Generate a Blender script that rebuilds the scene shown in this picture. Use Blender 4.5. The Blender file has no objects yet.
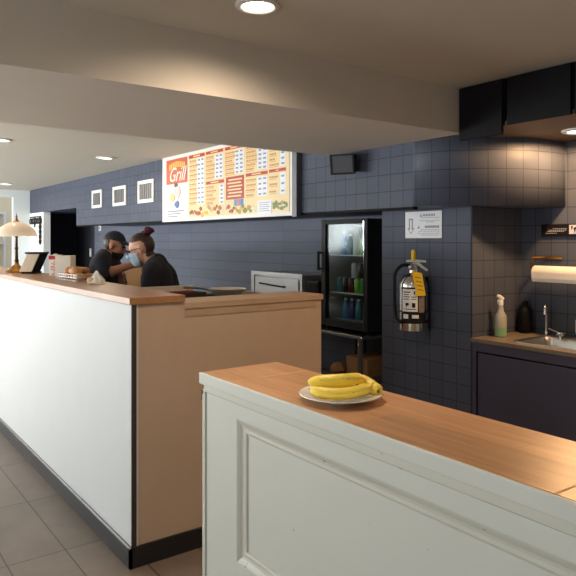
import bpy, bmesh, math, random
from mathutils import Vector, Matrix
R = math.radians
SC = bpy.context.scene
COL = SC.collection
rnd = random.Random(7)

# ------------------------------------------------------------------ camera
cam_d = bpy.data.cameras.new('camera')
cam = bpy.data.objects.new('camera', cam_d); COL.objects.link(cam)
cam.location = (0, 0, 1.6)
cam.rotation_euler = (R(90), 0, R(-36.1))
cam_d.sensor_width = 36.0
cam_d.lens = 36.0 * 642 / 576
cam_d.shift_y = -(288 - 240) / 576
cam_d.clip_start = 0.05
SC.camera = cam

# ------------------------------------------------------------------ world, daylight, exposure
W = bpy.data.worlds.new('daylight'); SC.world = W; W.use_nodes = True
W.node_tree.nodes['Background'].inputs[0].default_value = (0.80, 0.90, 1.0, 1)
W.node_tree.nodes['Background'].inputs[1].default_value = 1.2
SC.view_settings.view_transform = 'Standard'
SC.view_settings.look = 'None'
SC.view_settings.gamma = 1.0
SC.view_settings.use_curve_mapping = False
SC.view_settings.exposure = 0.0

def area(name, loc, rot, sx, sy, power, col):
    d = bpy.data.lights.new(name, 'AREA'); d.shape = 'RECTANGLE'
    d.size = sx; d.size_y = sy; d.energy = power; d.color = col
    o = bpy.data.objects.new(name, d); COL.objects.link(o)
    o.location = loc; o.rotation_euler = rot
    return o
# daylight coming in at the windows of the left wall (light stands in the opening)
WIN = [(0.5, 2.2), (4.7, 6.3), (7.0, 8.6), (9.9, 11.7)]  # first opening is unseen, added to lift the near ceiling and beam
for (a, b), sky, up_fill in zip(WIN, (1.0, 6, 26, 165), (55, 125, 190, 280)):
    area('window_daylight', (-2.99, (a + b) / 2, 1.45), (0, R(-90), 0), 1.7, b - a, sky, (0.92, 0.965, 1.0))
    # added lamps aimed upward to brighten the ceiling and beam underside
    area('ceiling_fill', (-2.97, (a + b) / 2, 1.0), (0, R(-157), 0), 0.7, b - a, up_fill, (1.0, 0.99, 0.96))

# ------------------------------------------------------------------ materials
def srgb(r, g, b):
    f = lambda c: (c / 255 / 12.92) if c / 255 <= 0.04045 else ((c / 255 + 0.055) / 1.055) ** 2.4
    return (f(r), f(g), f(b), 1)
def lk(nt, a, b): nt.links.new(a, b)
def base(name):
    m = bpy.data.materials.new(name); m.use_nodes = True
    nt = m.node_tree; return m, nt, nt.nodes['Principled BSDF']
def mat(name, col, rough=0.5, metal=0.0, var=0.06, scale=14, bump=0.0, spec=0.5, stretch=(1, 1, 1), coat=0):
    """Plain surface with a faint procedural mottle."""
    m, nt, p = base(name)
    tc = nt.nodes.new('ShaderNodeTexCoord'); mp = nt.nodes.new('ShaderNodeMapping')
    mp.inputs['Scale'].default_value = stretch
    lk(nt, tc.outputs['Object'], mp.inputs[0])
    nz = nt.nodes.new('ShaderNodeTexNoise'); nz.inputs['Scale'].default_value = scale
    nz.inputs['Detail'].default_value = 4
    lk(nt, mp.outputs[0], nz.inputs['Vector'])
    mx = nt.nodes.new('ShaderNodeMix'); mx.data_type = 'RGBA'
    mx.inputs[6].default_value = [c * (1 - var) for c in col[:3]] + [1]
    mx.inputs[7].default_value = [min(1, c * (1 + var)) for c in col[:3]] + [1]
    lk(nt, nz.outputs['Fac'], mx.inputs[0]); lk(nt, mx.outputs[2], p.inputs['Base Color'])
    p.inputs['Roughness'].default_value = rough; p.inputs['Metallic'].default_value = metal
    p.inputs['Specular IOR Level'].default_value = spec
    p.inputs['Coat Weight'].default_value = coat
    if bump:
        b = nt.nodes.new('ShaderNodeBump'); b.inputs['Strength'].default_value = bump
        b.inputs['Distance'].default_value = 0.01
        lk(nt, nz.outputs['Fac'], b.inputs['Height']); lk(nt, b.outputs[0], p.inputs['Normal'])
    return m
def tiles(name, c1, c2, grout, axes, size, off, mortar=0.004, rough=0.35, bump=0.35, stagger=0.0, var=0.0, spec=0.18, coords='Object'):
    """Tile grid in object (=world) space; axes picks the two coordinates of the surface."""
    m, nt, p = base(name)
    tc = nt.nodes.new('ShaderNodeTexCoord'); sp = nt.nodes.new('ShaderNodeSeparateXYZ')
    lk(nt, tc.outputs[coords], sp.inputs[0])
    cb = nt.nodes.new('ShaderNodeCombineXYZ')
    for i, ax in enumerate(axes):
        ad = nt.nodes.new('ShaderNodeMath'); ad.operation = 'SUBTRACT'
        ad.inputs[1].default_value = off[i]
        lk(nt, sp.outputs['XYZ'.index(ax)], ad.inputs[0]); lk(nt, ad.outputs[0], cb.inputs[i])
    br = nt.nodes.new('ShaderNodeTexBrick')
    br.offset = stagger; br.squash = 1.0
    br.inputs['Scale'].default_value = 1.0
    br.inputs['Brick Width'].default_value = size[0]; br.inputs['Row Height'].default_value = size[1]
    br.inputs['Mortar Size'].default_value = mortar; br.inputs['Mortar Smooth'].default_value = 0.2
    br.inputs['Color1'].default_value = c1; br.inputs['Color2'].default_value = c2
    br.inputs['Mortar'].default_value = grout
    lk(nt, cb.outputs[0], br.inputs['Vector'])
    col = br.outputs['Color']
    if var:
        nz = nt.nodes.new('ShaderNodeTexNoise'); nz.inputs['Scale'].default_value = 3.5; nz.inputs['Detail'].default_value = 8
        nz.inputs['Roughness'].default_value = 0.65
        lk(nt, tc.outputs['Object'], nz.inputs['Vector'])
        mr = nt.nodes.new('ShaderNodeMapRange'); mr.inputs['From Min'].default_value = 0.3; mr.inputs['From Max'].default_value = 0.7
        mr.inputs['To Min'].default_value = 1 - var; mr.inputs['To Max'].default_value = 1 + var
        lk(nt, nz.outputs['Fac'], mr.inputs['Value'])
        vm = nt.nodes.new('ShaderNodeVectorMath'); vm.operation = 'SCALE'
        lk(nt, col, vm.inputs[0]); lk(nt, mr.outputs[0], vm.inputs['Scale']); col = vm.outputs[0]
    lk(nt, col, p.inputs['Base Color'])
    p.inputs['Roughness'].default_value = rough; p.inputs['Specular IOR Level'].default_value = spec
    b = nt.nodes.new('ShaderNodeBump'); b.invert = True
    b.inputs['Strength'].default_value = bump; b.inputs['Distance'].default_value = 0.004
    lk(nt, br.outputs['Fac'], b.inputs['Height']); lk(nt, b.outputs[0], p.inputs['Normal'])
    return m
def wood(name, c1, c2, along='Y', grain=1.0, rough=0.35, plank=None, coat=0.0):
    m, nt, p = base(name)
    tc = nt.nodes.new('ShaderNodeTexCoord'); mp = nt.nodes.new('ShaderNodeMapping')
    s = {'X': (1.2, 14, 14), 'Y': (14, 1.2, 14), 'Z': (14, 14, 1.2)}[along]
    mp.inputs['Scale'].default_value = [v * grain for v in s]
    lk(nt, tc.outputs['Object'], mp.inputs[0])
    nz = nt.nodes.new('ShaderNodeTexNoise'); nz.inputs['Scale'].default_value = 2.0
    nz.inputs['Detail'].default_value = 8; nz.inputs['Roughness'].default_value = 0.62; nz.inputs['Distortion'].default_value = 0.6
    lk(nt, mp.outputs[0], nz.inputs['Vector'])
    rp = nt.nodes.new('ShaderNodeValToRGB')
    rp.color_ramp.elements[0].position = 0.28; rp.color_ramp.elements[0].color = c1
    rp.color_ramp.elements[1].position = 0.72; rp.color_ramp.elements[1].color = c2
    lk(nt, nz.outputs['Fac'], rp.inputs[0]); col = rp.outputs[0]
    if plank:
        sp = nt.nodes.new('ShaderNodeSeparateXYZ'); lk(nt, tc.outputs['Object'], sp.inputs[0])
        cb = nt.nodes.new('ShaderNodeCombineXYZ')
        lk(nt, sp.outputs[1], cb.inputs[0]); lk(nt, sp.outputs[0], cb.inputs[1])
        br = nt.nodes.new('ShaderNodeTexBrick'); br.inputs['Scale'].default_value = 1
        br.inputs['Brick Width'].default_value = plank[0]; br.inputs['Row Height'].default_value = plank[1]
        br.inputs['Mortar Size'].default_value = 0.0006; br.offset = 0.37
        br.inputs['Color1'].default_value = (0.80, 0.80, 0.80, 1); br.inputs['Color2'].default_value = (1.1, 1.1, 1.1, 1)
        br.inputs['Mortar'].default_value = (0.7, 0.68, 0.66, 1)
        lk(nt, cb.outputs[0], br.inputs['Vector'])
        mx = nt.nodes.new('ShaderNodeVectorMath'); mx.operation = 'MULTIPLY'
        lk(nt, col, mx.inputs[0]); lk(nt, br.outputs['Color'], mx.inputs[1]); col = mx.outputs[0]
    lk(nt, col, p.inputs['Base Color']); p.inputs['Roughness'].default_value = rough
    p.inputs['Coat Weight'].default_value = coat
    return m
def painted(name, col, chip, rough=0.4, amount=0.70):
    """Old paint with a few worn spots."""
    m, nt, p = base(name)
    tc = nt.nodes.new('ShaderNodeTexCoord')
    n1 = nt.nodes.new('ShaderNodeTexNoise'); n1.inputs['Scale'].default_value = 26; n1.inputs['Detail'].default_value = 6
    n2 = nt.nodes.new('ShaderNodeTexNoise'); n2.inputs['Scale'].default_value = 2.2; n2.inputs['Detail'].default_value = 3
    for n in (n1, n2): lk(nt, tc.outputs['Object'], n.inputs['Vector'])
    rp = nt.nodes.new('ShaderNodeValToRGB')
    rp.color_ramp.elements[0].position = amount; rp.color_ramp.elements[0].color = (0, 0, 0, 1)
    rp.color_ramp.elements[1].position = amount + 0.03; rp.color_ramp.elements[1].color = (1, 1, 1, 1)
    lk(nt, n1.outputs['Fac'], rp.inputs[0])
    tone = nt.nodes.new('ShaderNodeMix'); tone.data_type = 'RGBA'
    tone.inputs[6].default_value = [c * 0.94 for c in col[:3]] + [1]; tone.inputs[7].default_value = col
    lk(nt, n2.outputs['Fac'], tone.inputs[0])
    mx = nt.nodes.new('ShaderNodeMix'); mx.data_type = 'RGBA'; mx.inputs[7].default_value = chip
    lk(nt, rp.outputs[0], mx.inputs[0]); lk(nt, tone.outputs[2], mx.inputs[6]); lk(nt, mx.outputs[2], p.inputs['Base Color'])
    p.inputs['Roughness'].default_value = rough
    return m
def emit(name, col, s):
    m, nt, p = base(name)
    p.inputs['Base Color'].default_value = col; p.inputs['Emission Color'].default_value = col
    p.inputs['Emission Strength'].default_value = s
    return m
def clear(name, tint=(1, 1, 1, 1), ior=1.45, rough=0.14, body=0.0, bodycol=(1, 1, 1, 1)):
    """Thin clear sheet: see-through with a Fresnel reflection, optionally a little cloudy."""
    m = bpy.data.materials.new(name); m.use_nodes = True; nt = m.node_tree
    nt.nodes.remove(nt.nodes['Principled BSDF']); out = nt.nodes['Material Output']
    tr = nt.nodes.new('ShaderNodeBsdfTransparent'); tr.inputs[0].default_value = tint
    gl = nt.nodes.new('ShaderNodeBsdfGlossy'); gl.inputs['Roughness'].default_value = rough
    df = nt.nodes.new('ShaderNodeBsdfDiffuse'); df.inputs[0].default_value = bodycol
    lw = nt.nodes.new('ShaderNodeLayerWeight'); lw.inputs[0].default_value = 0.5
    pw = nt.nodes.new('ShaderNodeMath'); pw.operation = 'POWER'; pw.inputs[1].default_value = 4.0
    fr = nt.nodes.new('ShaderNodeMath'); fr.operation = 'MULTIPLY_ADD'; fr.inputs[1].default_value = 0.9; fr.inputs[2].default_value = 0.03
    lk(nt, lw.outputs['Facing'], pw.inputs[0]); lk(nt, pw.outputs[0], fr.inputs[0])
    m1 = nt.nodes.new('ShaderNodeMixShader'); m1.inputs[0].default_value = body
    m2 = nt.nodes.new('ShaderNodeMixShader')
    lk(nt, tr.outputs[0], m1.inputs[1]); lk(nt, df.outputs[0], m1.inputs[2])
    lk(nt, fr.outputs[0], m2.inputs[0]); lk(nt, m1.outputs[0], m2.inputs[1]); lk(nt, gl.outputs[0], m2.inputs[2])
    lk(nt, m2.outputs[0], out.inputs['Surface'])
    return m
def shade_mat(name, col):
    m = bpy.data.materials.new(name); m.use_nodes = True; nt = m.node_tree
    nt.nodes.remove(nt.nodes['Principled BSDF']); out = nt.nodes['Material Output']
    tr = nt.nodes.new('ShaderNodeBsdfTranslucent'); tr.inputs[0].default_value = col
    df = nt.nodes.new('ShaderNodeBsdfDiffuse'); df.inputs[0].default_value = col
    gl = nt.nodes.new('ShaderNodeBsdfGlossy'); gl.inputs['Roughness'].default_value = 0.2
    a = nt.nodes.new('ShaderNodeMixShader'); a.inputs[0].default_value = 0.5
    b = nt.nodes.new('ShaderNodeMixShader'); b.inputs[0].default_value = 0.02
    lk(nt, df.outputs[0], a.inputs[1]); lk(nt, tr.outputs[0], a.inputs[2])
    lk(nt, a.outputs[0], b.inputs[1]); lk(nt, gl.outputs[0], b.inputs[2]); lk(nt, b.outputs[0], out.inputs['Surface'])
    return m
def banana_mat():
    m, nt, p = base('banana_skin')
    tc = nt.nodes.new('ShaderNodeTexCoord')
    n1 = nt.nodes.new('ShaderNodeTexNoise'); n1.inputs['Scale'].default_value = 22; n1.inputs['Detail'].default_value = 5
    n2 = nt.nodes.new('ShaderNodeTexNoise'); n2.inputs['Scale'].default_value = 130; n2.inputs['Detail'].default_value = 2
    for n in (n1, n2): lk(nt, tc.outputs['Object'], n.inputs['Vector'])
    mx = nt.nodes.new('ShaderNodeMix'); mx.data_type = 'RGBA'
    mx.inputs[6].default_value = srgb(238, 202, 52); mx.inputs[7].default_value = srgb(252, 230, 104)
    lk(nt, n1.outputs['Fac'], mx.inputs[0])
    rp = nt.nodes.new('ShaderNodeValToRGB'); rp.color_ramp.elements[0].position = 0.69; rp.color_ramp.elements[1].position = 0.74
    lk(nt, n2.outputs['Fac'], rp.inputs[0])
    m2 = nt.nodes.new('ShaderNodeMix'); m2.data_type = 'RGBA'; m2.inputs[7].default_value = srgb(120, 78, 22)
    lk(nt, rp.outputs[0], m2.inputs[0]); lk(nt, mx.outputs[2], m2.inputs[6]); lk(nt, m2.outputs[2], p.inputs['Base Color'])
    p.inputs['Roughness'].default_value = 0.42
    return m

M = {}
BLUE1, BLUE2, GROUT = srgb(75, 81, 96), srgb(80, 86, 101), srgb(52, 56, 67)
M['tile_x'] = tiles('slate_blue_tile', BLUE1, BLUE2, GROUT, 'YZ', (0.1166, 0.1166), (2.663, 1.815), 0.003, 0.55)
M['tile_arc'] = tiles('slate_blue_tile_curve', BLUE1, BLUE2, GROUT, 'XY', (0.1166, 0.1166), (0.03, 1.815), 0.003, 0.5, coords='UV', spec=0.3)
M['tile_y'] = tiles('slate_blue_tile_return', BLUE1, BLUE2, GROUT, 'XZ', (0.1166, 0.1166), (3.41, 1.815), 0.003, 0.55)
M['tile_long'] = tiles('slate_blue_plank_tile', srgb(98, 104, 119), srgb(103, 109, 124), srgb(74, 79, 92), 'YZ', (0.7, 0.118), (0, 1.815), 0.003, 0.6, 0.25)
M['floor'] = tiles('brown_floor_tile', srgb(110, 98, 89), srgb(117, 105, 95), srgb(66, 57, 51), 'YX', (0.7525, 0.2825), (4.86, 1.025), 0.004, 0.42, 0.3, 0.0, 0.16, 0.4)
M['ceil'] = mat('ceiling_paint', srgb(206, 201, 188), 0.9, var=0.03, scale=6)
M['beam'] = mat('beam_paint', srgb(206, 196, 182), 0.85, var=0.03, scale=5)
M['white_wall'] = mat('white_wall_paint', srgb(222, 228, 230), 0.8, var=0.02)
M['warm_wall'] = mat('cream_wall_paint', srgb(226, 208, 176), 0.8, var=0.05, scale=3)
M['dark_wall'] = mat('near_black_wall', srgb(34, 36, 48), 0.8, var=0.05)
M['counter_white'] = mat('white_counter_plaster', srgb(200, 205, 208), 0.6, var=0.025, scale=5)
M['wood_top'] = wood('oiled_wood_top', srgb(140, 98, 60), srgb(172, 126, 84), 'Y', 1.0, 0.34)
M['wood_front'] = wood('honey_wood_top', srgb(182, 132, 92), srgb(214, 168, 124), 'Y', 1.0, 0.36, (0.66, 0.19))
M['ply'] = mat('tan_plywood', srgb(186, 161, 138), 0.6, var=0.07, scale=5, stretch=(1.5, 1.5, 0.6))
M['ply_edge'] = wood('tan_plywood_edge', srgb(164, 136, 110), srgb(184, 157, 130), 'X', 0.7, 0.5)
M['black_base'] = mat('black_baseboard_paint', srgb(27, 27, 30), 0.45, var=0.08)
M['brown_trim'] = mat('dark_brown_trim', srgb(56, 44, 37), 0.5)
M['cream'] = painted('cream_gloss_paint', srgb(203, 206, 199), srgb(168, 156, 136), 0.42, 0.735)
M['cream_trim'] = painted('cream_moulding_paint', srgb(198, 199, 188), srgb(120, 96, 68), 0.42, 0.70)
M['bare'] = mat('bare_chipped_wood', srgb(122, 94, 66), 0.8)
M['navy_cab'] = mat('navy_cabinet_paint', srgb(68, 67, 90), 0.5, var=0.05)
M['stone'] = mat('brown_stone_top', srgb(124, 112, 98), 0.35, var=0.25, scale=40)
M['black'] = mat('black_plastic', srgb(13, 13, 15), 0.55, var=0.1, spec=0.25)
M['matt_black'] = mat('matt_black_board', srgb(17, 16, 20), 0.75, var=0.1, spec=0.2)
M['steel'] = mat('brushed_steel', srgb(190, 190, 190), 0.3, 1.0, 0.06, 60, stretch=(1, 12, 1))
M['steel_soft'] = mat('satin_steel', srgb(176, 176, 178), 0.5, 0.6, 0.05, 40)
M['chrome'] = mat('chrome', srgb(220, 220, 222), 0.12, 1.0, 0.02)
M['brass'] = mat('aged_brass', srgb(150, 108, 54), 0.32, 1.0, 0.12)
M['dark_brass'] = mat('dark_bronze', srgb(66, 48, 32), 0.35, 0.9, 0.15)
M['white_plastic'] = mat('white_plastic', srgb(226, 226, 222), 0.4, var=0.02)
M['grey_metal'] = mat('grey_painted_steel', srgb(96, 97, 100), 0.45, 0.4, 0.06)
M['iron'] = mat('black_cast_iron', srgb(30, 28, 27), 0.6, 0.3, 0.15)
M['speaker_cloth'] = mat('grey_speaker_cloth', srgb(84, 86, 92), 0.85, var=0.12, scale=120)
M['paper'] = mat('white_paper', srgb(232, 228, 220), 0.8, var=0.03)
M['kraft'] = mat('brown_kraft_paper', srgb(158, 120, 80), 0.85, var=0.08, scale=10)
M['bread'] = mat('golden_bread_crust', srgb(176, 118, 66), 0.7, var=0.35, scale=30, bump=0.4)
M['pink_bread'] = mat('pale_pastry', srgb(206, 164, 130), 0.7, var=0.25, scale=28, bump=0.4)
M['red'] = mat('red_card', srgb(188, 44, 46), 0.5)
M['dim_red'] = mat('dull_red', srgb(128, 40, 34), 0.6)
M['yellow_tag'] = mat('yellow_card', srgb(228, 190, 26), 0.5, var=0.05)
M['lens'] = emit('warm_lamp_lens', (1.0, 0.86, 0.66, 1), 9)
M['lens_far'] = emit('lamp_lens', (1.0, 0.90, 0.76, 1), 6)
M['lining'] = mat('fridge_lining', srgb(150, 156, 158), 0.5); M['steel_light'] = mat('pale_steel', srgb(206, 202, 194), 0.4, 0.25, 0.05, 40); M['beige'] = mat('beige_plastic', srgb(206, 190, 168), 0.5); M['vent_grey'] = mat('vent_backing_grey', srgb(116, 118, 120), 0.7); M['vent_slat'] = mat('vent_slat_grey', srgb(188, 190, 188), 0.5)
M['glass'] = clear('clear_glass', (0.86, 0.92, 0.92, 1), 1.5)
M['shade'] = shade_mat('cream_glass_shade', srgb(250, 240, 226))
M['banana'] = banana_mat()
M['banana_tip'] = mat('banana_tip', srgb(104, 88, 34), 0.6, var=0.2)
M['china'] = mat('cream_china', srgb(242, 239, 232), 0.18, var=0.02, coat=0.4)
M['skin_a'] = mat('skin', srgb(206, 156, 130), 0.5, var=0.05)
M['skin_b'] = mat('skin_tanned', srgb(188, 132, 104), 0.5, var=0.05)
M['shirt'] = mat('black_navy_cotton', srgb(27, 29, 42), 0.9, var=0.15, scale=30)
M['trousers'] = mat('black_trousers', srgb(24, 24, 28), 0.9, var=0.15)
M['hair'] = mat('dark_brown_hair', srgb(52, 34, 27), 0.5, var=0.3, scale=60, stretch=(1, 1, 5))
M['mask'] = mat('pale_blue_mask', srgb(176, 206, 226), 0.8, var=0.04)
M['scrunchie'] = mat('burgundy_velvet', srgb(86, 26, 42), 0.9, var=0.3, scale=60)
M['cap'] = mat('black_navy_cap', srgb(30, 31, 42), 0.85, var=0.1)
M['beard'] = mat('dark_beard', srgb(54, 40, 34), 0.8, var=0.3, scale=80)
M['shoe'] = mat('black_shoe', srgb(22, 22, 23), 0.5)
M['eye'] = mat('eye', srgb(40, 30, 26), 0.2)

# ------------------------------------------------------------------ mesh helpers
def tag(o, label=None, cat=None, group=None, kind=None):
    if label: o['label'] = label
    if cat: o['category'] = cat
    if group: o['group'] = group
    if kind: o['kind'] = kind
    return o
def thing(name, loc, label, cat, group=None, rz=0):
    o = bpy.data.objects.new(name, None); COL.objects.link(o)
    o.empty_display_size = 0.05; o.location = loc; o.rotation_euler = (0, 0, rz)
    return tag(o, label, cat, group)
def copy_tree(o, parent=None):
    kids = [c for c in bpy.data.objects if c.parent == o]
    c = o.copy(); COL.objects.link(c)
    if parent: c.parent = parent
    for k in kids: copy_tree(k, c)
    return c
class MB:
    def __init__(s): s.bm = bmesh.new()
    def box(s, x0, x1, y0, y1, z0, z1, bev=0.0, rot=None):
        g = bmesh.ops.create_cube(s.bm, size=1.0); vs = g['verts']
        c = Vector(((x0 + x1) / 2, (y0 + y1) / 2, (z0 + z1) / 2))
        for v in vs: v.co = Vector((v.co.x * abs(x1 - x0), v.co.y * abs(y1 - y0), v.co.z * abs(z1 - z0)))
        if bev:
            es = list({e for v in vs for e in v.link_edges})
            r = bmesh.ops.bevel(s.bm, geom=es, offset=bev, segments=2, affect='EDGES', profile=0.5)
            vs = list({v for f in r['faces'] for v in f.verts} | {v for v in vs if v.is_valid})
        for v in vs: v.co = (rot @ v.co if rot else v.co) + c
        return s
    def loft(s, rings, cap0=True, cap1=True, closed=True):
        rv = [[s.bm.verts.new(p) for p in r] for r in rings]; n = len(rv[0])
        for a, b in zip(rv, rv[1:]):
            for i in range(n if closed else n - 1):
                j = (i + 1) % n
                try: s.bm.faces.new((a[i], a[j], b[j], b[i]))
                except ValueError: pass
        if cap0 and closed: s.bm.faces.new(rv[0][::-1])
        if cap1 and closed: s.bm.faces.new(rv[-1])
        return s
    def tube(s, pts, r, n=12):
        pts = [Vector(p) for p in pts]; rs = r if isinstance(r, (list, tuple)) else [r] * len(pts)
        rings = []; up = None
        for i, p in enumerate(pts):
            t = (pts[min(i + 1, len(pts) - 1)] - pts[max(i - 1, 0)]).normalized()
            if up is None:
                up = Vector((0, 0, 1)) if abs(t.z) < 0.9 else Vector((1, 0, 0))
            u = (up - t * up.dot(t)).normalized(); w = t.cross(u); up = u
            rings.append([p + (u * math.cos(2 * math.pi * k / n) + w * math.sin(2 * math.pi * k / n)) * rs[i] for k in range(n)])
        return s.loft(rings)
    def lathe(s, prof, c=(0, 0, 0), n=32, rot=None, cap0=True, cap1=True):
        c = Vector(c); rings = []
        for r, z in prof:
            ring = [Vector((r * math.cos(2 * math.pi * k / n), r * math.sin(2 * math.pi * k / n), z)) for k in range(n)]
            rings.append([(rot @ p if rot else p) + c for p in ring])
        return s.loft(rings, cap0, cap1)
    def ball(s, c, r, rot=None, n=16, m=10):
        r = r if isinstance(r, (list, tuple)) else (r, r, r); c = Vector(c); rings = []
        for i in range(1, m):
            a = math.pi * i / m
            ring = [Vector((r[0] * math.sin(a) * math.cos(2 * math.pi * k / n), r[1] * math.sin(a) * math.sin(2 * math.pi * k / n), -r[2] * math.cos(a))) for k in range(n)]
            rings.append([(rot @ p if rot else p) + c for p in ring])
        s.loft(rings, False, False)
        bl = s.bm.verts; bl.ensure_lookup_table()
        tot = len(bl); first = tot - n * (m - 1)
        for base_i, zz, flip in ((first, -r[2], True), (tot - n, r[2], False)):
            q = Vector((0, 0, zz)); q = (rot @ q if rot else q) + c
            pv = s.bm.verts.new(q); s.bm.verts.ensure_lookup_table()
            for k in range(n):
                a, b = s.bm.verts[base_i + k], s.bm.verts[base_i + (k + 1) % n]
                s.bm.faces.new((b, a, pv) if flip else (a, b, pv))
        return s
    def prism(s, poly, ax, a0, a1):
        """polygon (u,v) extruded along axis ax: 'X' -> (a,u,v), 'Y' -> (u,a,v), 'Z' -> (u,v,a)"""
        f = {'X': lambda a, u, v: (a, u, v), 'Y': lambda a, u, v: (u, a, v), 'Z': lambda a, u, v: (u, v, a)}[ax]
        return s.loft([[f(a0, u, v) for u, v in poly], [f(a1, u, v) for u, v in poly]])
    def quad(s, *p):
        s.bm.faces.new([s.bm.verts.new(q) for q in p]); return s
    def build(s, name, material, parent=None, smooth=False, bevel=0.0, angle=35):
        bmesh.ops.recalc_face_normals(s.bm, faces=s.bm.faces)
        me = bpy.data.meshes.new(name); s.bm.to_mesh(me); s.bm.free()
        me.materials.append(material)
        o = bpy.data.objects.new(name, me); COL.objects.link(o)
        if parent: o.parent = parent
        if smooth:
            for p in me.polygons: p.use_smooth = True
            me.set_sharp_from_angle(angle=R(angle))
        if bevel:
            b = o.modifiers.new('bevel', 'BEVEL'); b.width = bevel; b.segments = 2; b.limit_method = 'ANGLE'
        return o
def struct(name, mb, material, **k): return tag(mb.build(name, material, **k), kind='structure')
def text_mesh(txt, size, shear=0.0, extrude=0.0008, spacing=1.0, align='CENTER'):
    c = bpy.data.curves.new('t', 'FONT'); c.body = txt; c.size = size; c.shear = shear
    c.extrude = extrude; c.align_x = align; c.align_y = 'CENTER'; c.space_character = spacing; c.resolution_u = 3
    o = bpy.data.objects.new('t', c); COL.objects.link(o)
    me = bpy.data.meshes.new_from_object(o.evaluated_get(bpy.context.evaluated_depsgraph_get()))
    bpy.data.objects.remove(o); bpy.data.curves.remove(c)
    return me
def text_on_wall(name, txt, size, y, z, x, material, parent, **k):
    """lettering on a surface that faces -X (reads towards smaller Y)"""
    me = text_mesh(txt, size, **k); me.name = name
    me.transform(Matrix(((0, 0, -1, 0), (-1, 0, 0, 0), (0, 1, 0, 0), (0, 0, 0, 1))))
    me.materials.clear(); me.materials.append(material)
    o = bpy.data.objects.new(name, me); COL.objects.link(o); o.parent = parent; o.location = (x, y, z)
    return o

# ------------------------------------------------------------------ the setting
CEIL = 2.515; XS = 3.15; XE = 3.41; XR = 3.95; XK = 4.02; YF = 12.45
struct('floor', MB().box(-3.2, 4.2, -2.2, 16, -0.1, 0), M['floor'])
struct('ceiling', MB().box(-3.2, 4.2, -2.2, YF, CEIL, CEIL + 0.12), M['ceil'])
struct('ceiling_beam', MB().box(-3.0, XS, 2.52, 3.78, 2.245, CEIL), M['beam'])
# left wall with window openings
zs0, zs1 = 0.6, 2.3
wl = MB(); y = -2.2
for a, b in WIN:
    wl.box(-3.2, -3.0, y, a, 0, CEIL); wl.box(-3.2, -3.0, a, b, 0, zs0); wl.box(-3.2, -3.0, a, b, zs1, CEIL); y = b
wl.box(-3.2, -3.0, y, YF, 0, CEIL)
struct('wall_left', wl, M['white_wall'])
for i, (a, b) in enumerate(WIN):
    w = MB()
    for yy in (a, b - 0.05): w.box(-3.12, -3.05, yy, yy + 0.05, zs0, zs1)
    for zz in (zs0, zs1 - 0.05): w.box(-3.12, -3.05, a + 0.05, b - 0.05, zz, zz + 0.05)
    struct('window_%d' % (i + 1), w, M['white_plastic'])
struct('wall_behind_camera', MB().box(-3.2, 4.2, -2.3, -2.1, 0, CEIL), M['white_wall'])
# right-hand (back) side
struct('wall_kitchen', MB().box(XK, XK + 0.12, 3.55, 11.46, 0, CEIL), M['tile_long'])
struct('wall_extinguisher', MB().box(XE, XK + 0.1, 2.663, 3.479, 0, 1.9), M['tile_x'])
struct('wall_extinguisher_return', MB().box(XE + 0.002, XK, 2.655, 2.663, 0, 1.9), M['tile_y'])
struct('wall_sink', MB().box(XR, XR + 0.12, -2.2, 2.655, 0, CEIL), M['tile_x'])
struct('wall_soffit', MB().box(XS, XK + 0.1, 2.93, 9.78, 1.82, CEIL), M['tile_x'])
AX, AY, RX, RY = 3.95, 2.93, 0.80, 0.60       # the soffit ends in a rounded corner
bmc = bmesh.new(); uvl = bmc.loops.layers.uv.new('arc'); NA = 40; acc = 0.0; prev = None; colv = []
for k in range(NA + 1):
    q = math.pi + math.pi / 2 * k / NA
    p = Vector((AX + RX * math.cos(q), AY + RY * math.sin(q), 0))
    if prev is not None: acc += (p - prev).length
    prev = p; colv.append((bmc.verts.new((p.x, p.y, 1.82)), bmc.verts.new((p.x, p.y, CEIL)), acc))
for (a0, a1, ua), (b0, b1, ub) in zip(colv, colv[1:]):
    f = bmc.faces.new((b0, a0, a1, b1)); f.smooth = True
    for l, uv in zip(f.loops, ((ub, 1.82), (ua, 1.82), (ua, CEIL), (ub, CEIL))): l[uvl].uv = uv
back0 = [bmc.verts.new((XK + 0.1, AY - RY, z)) for z in (1.82, CEIL)]; back1 = [bmc.verts.new((XK + 0.1, AY, z)) for z in (1.82, CEIL)]
bmc.faces.new([c[0] for c in colv] + [back0[0], back1[0]]); bmc.faces.new(([c[1] for c in colv] + [back0[1], back1[1]])[::-1])
bmc.faces.new((colv[-1][0], colv[-1][1], back0[1], back0[0])); bmc.faces.new((back0[0], back0[1], back1[1], back1[0])); bmc.faces.new((back1[0], back1[1], colv[0][1], colv[0][0]))
mbc = MB(); mbc.bm.free(); mbc.bm = bmc
struct('wall_soffit_corner', mbc, M['tile_arc'])
struct('wall_soffit_far', MB().box(XS, XK + 0.1, 9.78, YF, 2.09, CEIL), M['tile_x'])
struct('soffit_shade_strip', MB().box(XS + 0.006, XS + 0.05, 2.93, 9.76, 1.802, 1.82), M['matt_black'])  # black strip stands in for the shade under the soffit
struct('wall_dark_recess', MB().box(XK, XK + 0.12, 11.46, 14.6, 0, CEIL), M['dark_wall'])
struct('wall_pier', MB().box(XS, XS + 0.12, 11.56, YF, 0, 2.09), M['white_wall'])
struct('wall_recess_end', MB().box(XS, XK, YF, YF + 0.1, 0, CEIL), M['dark_wall'])
wf = MB().box(2.86, XS + 0.02, YF, YF + 0.12, 0, CEIL).box(-3.2, 1.2, YF, YF + 0.12, 0, CEIL).box(1.2, 2.86, YF, YF + 0.12, 2.38, CEIL)
struct('wall_far', wf, M['white_wall'])
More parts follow.
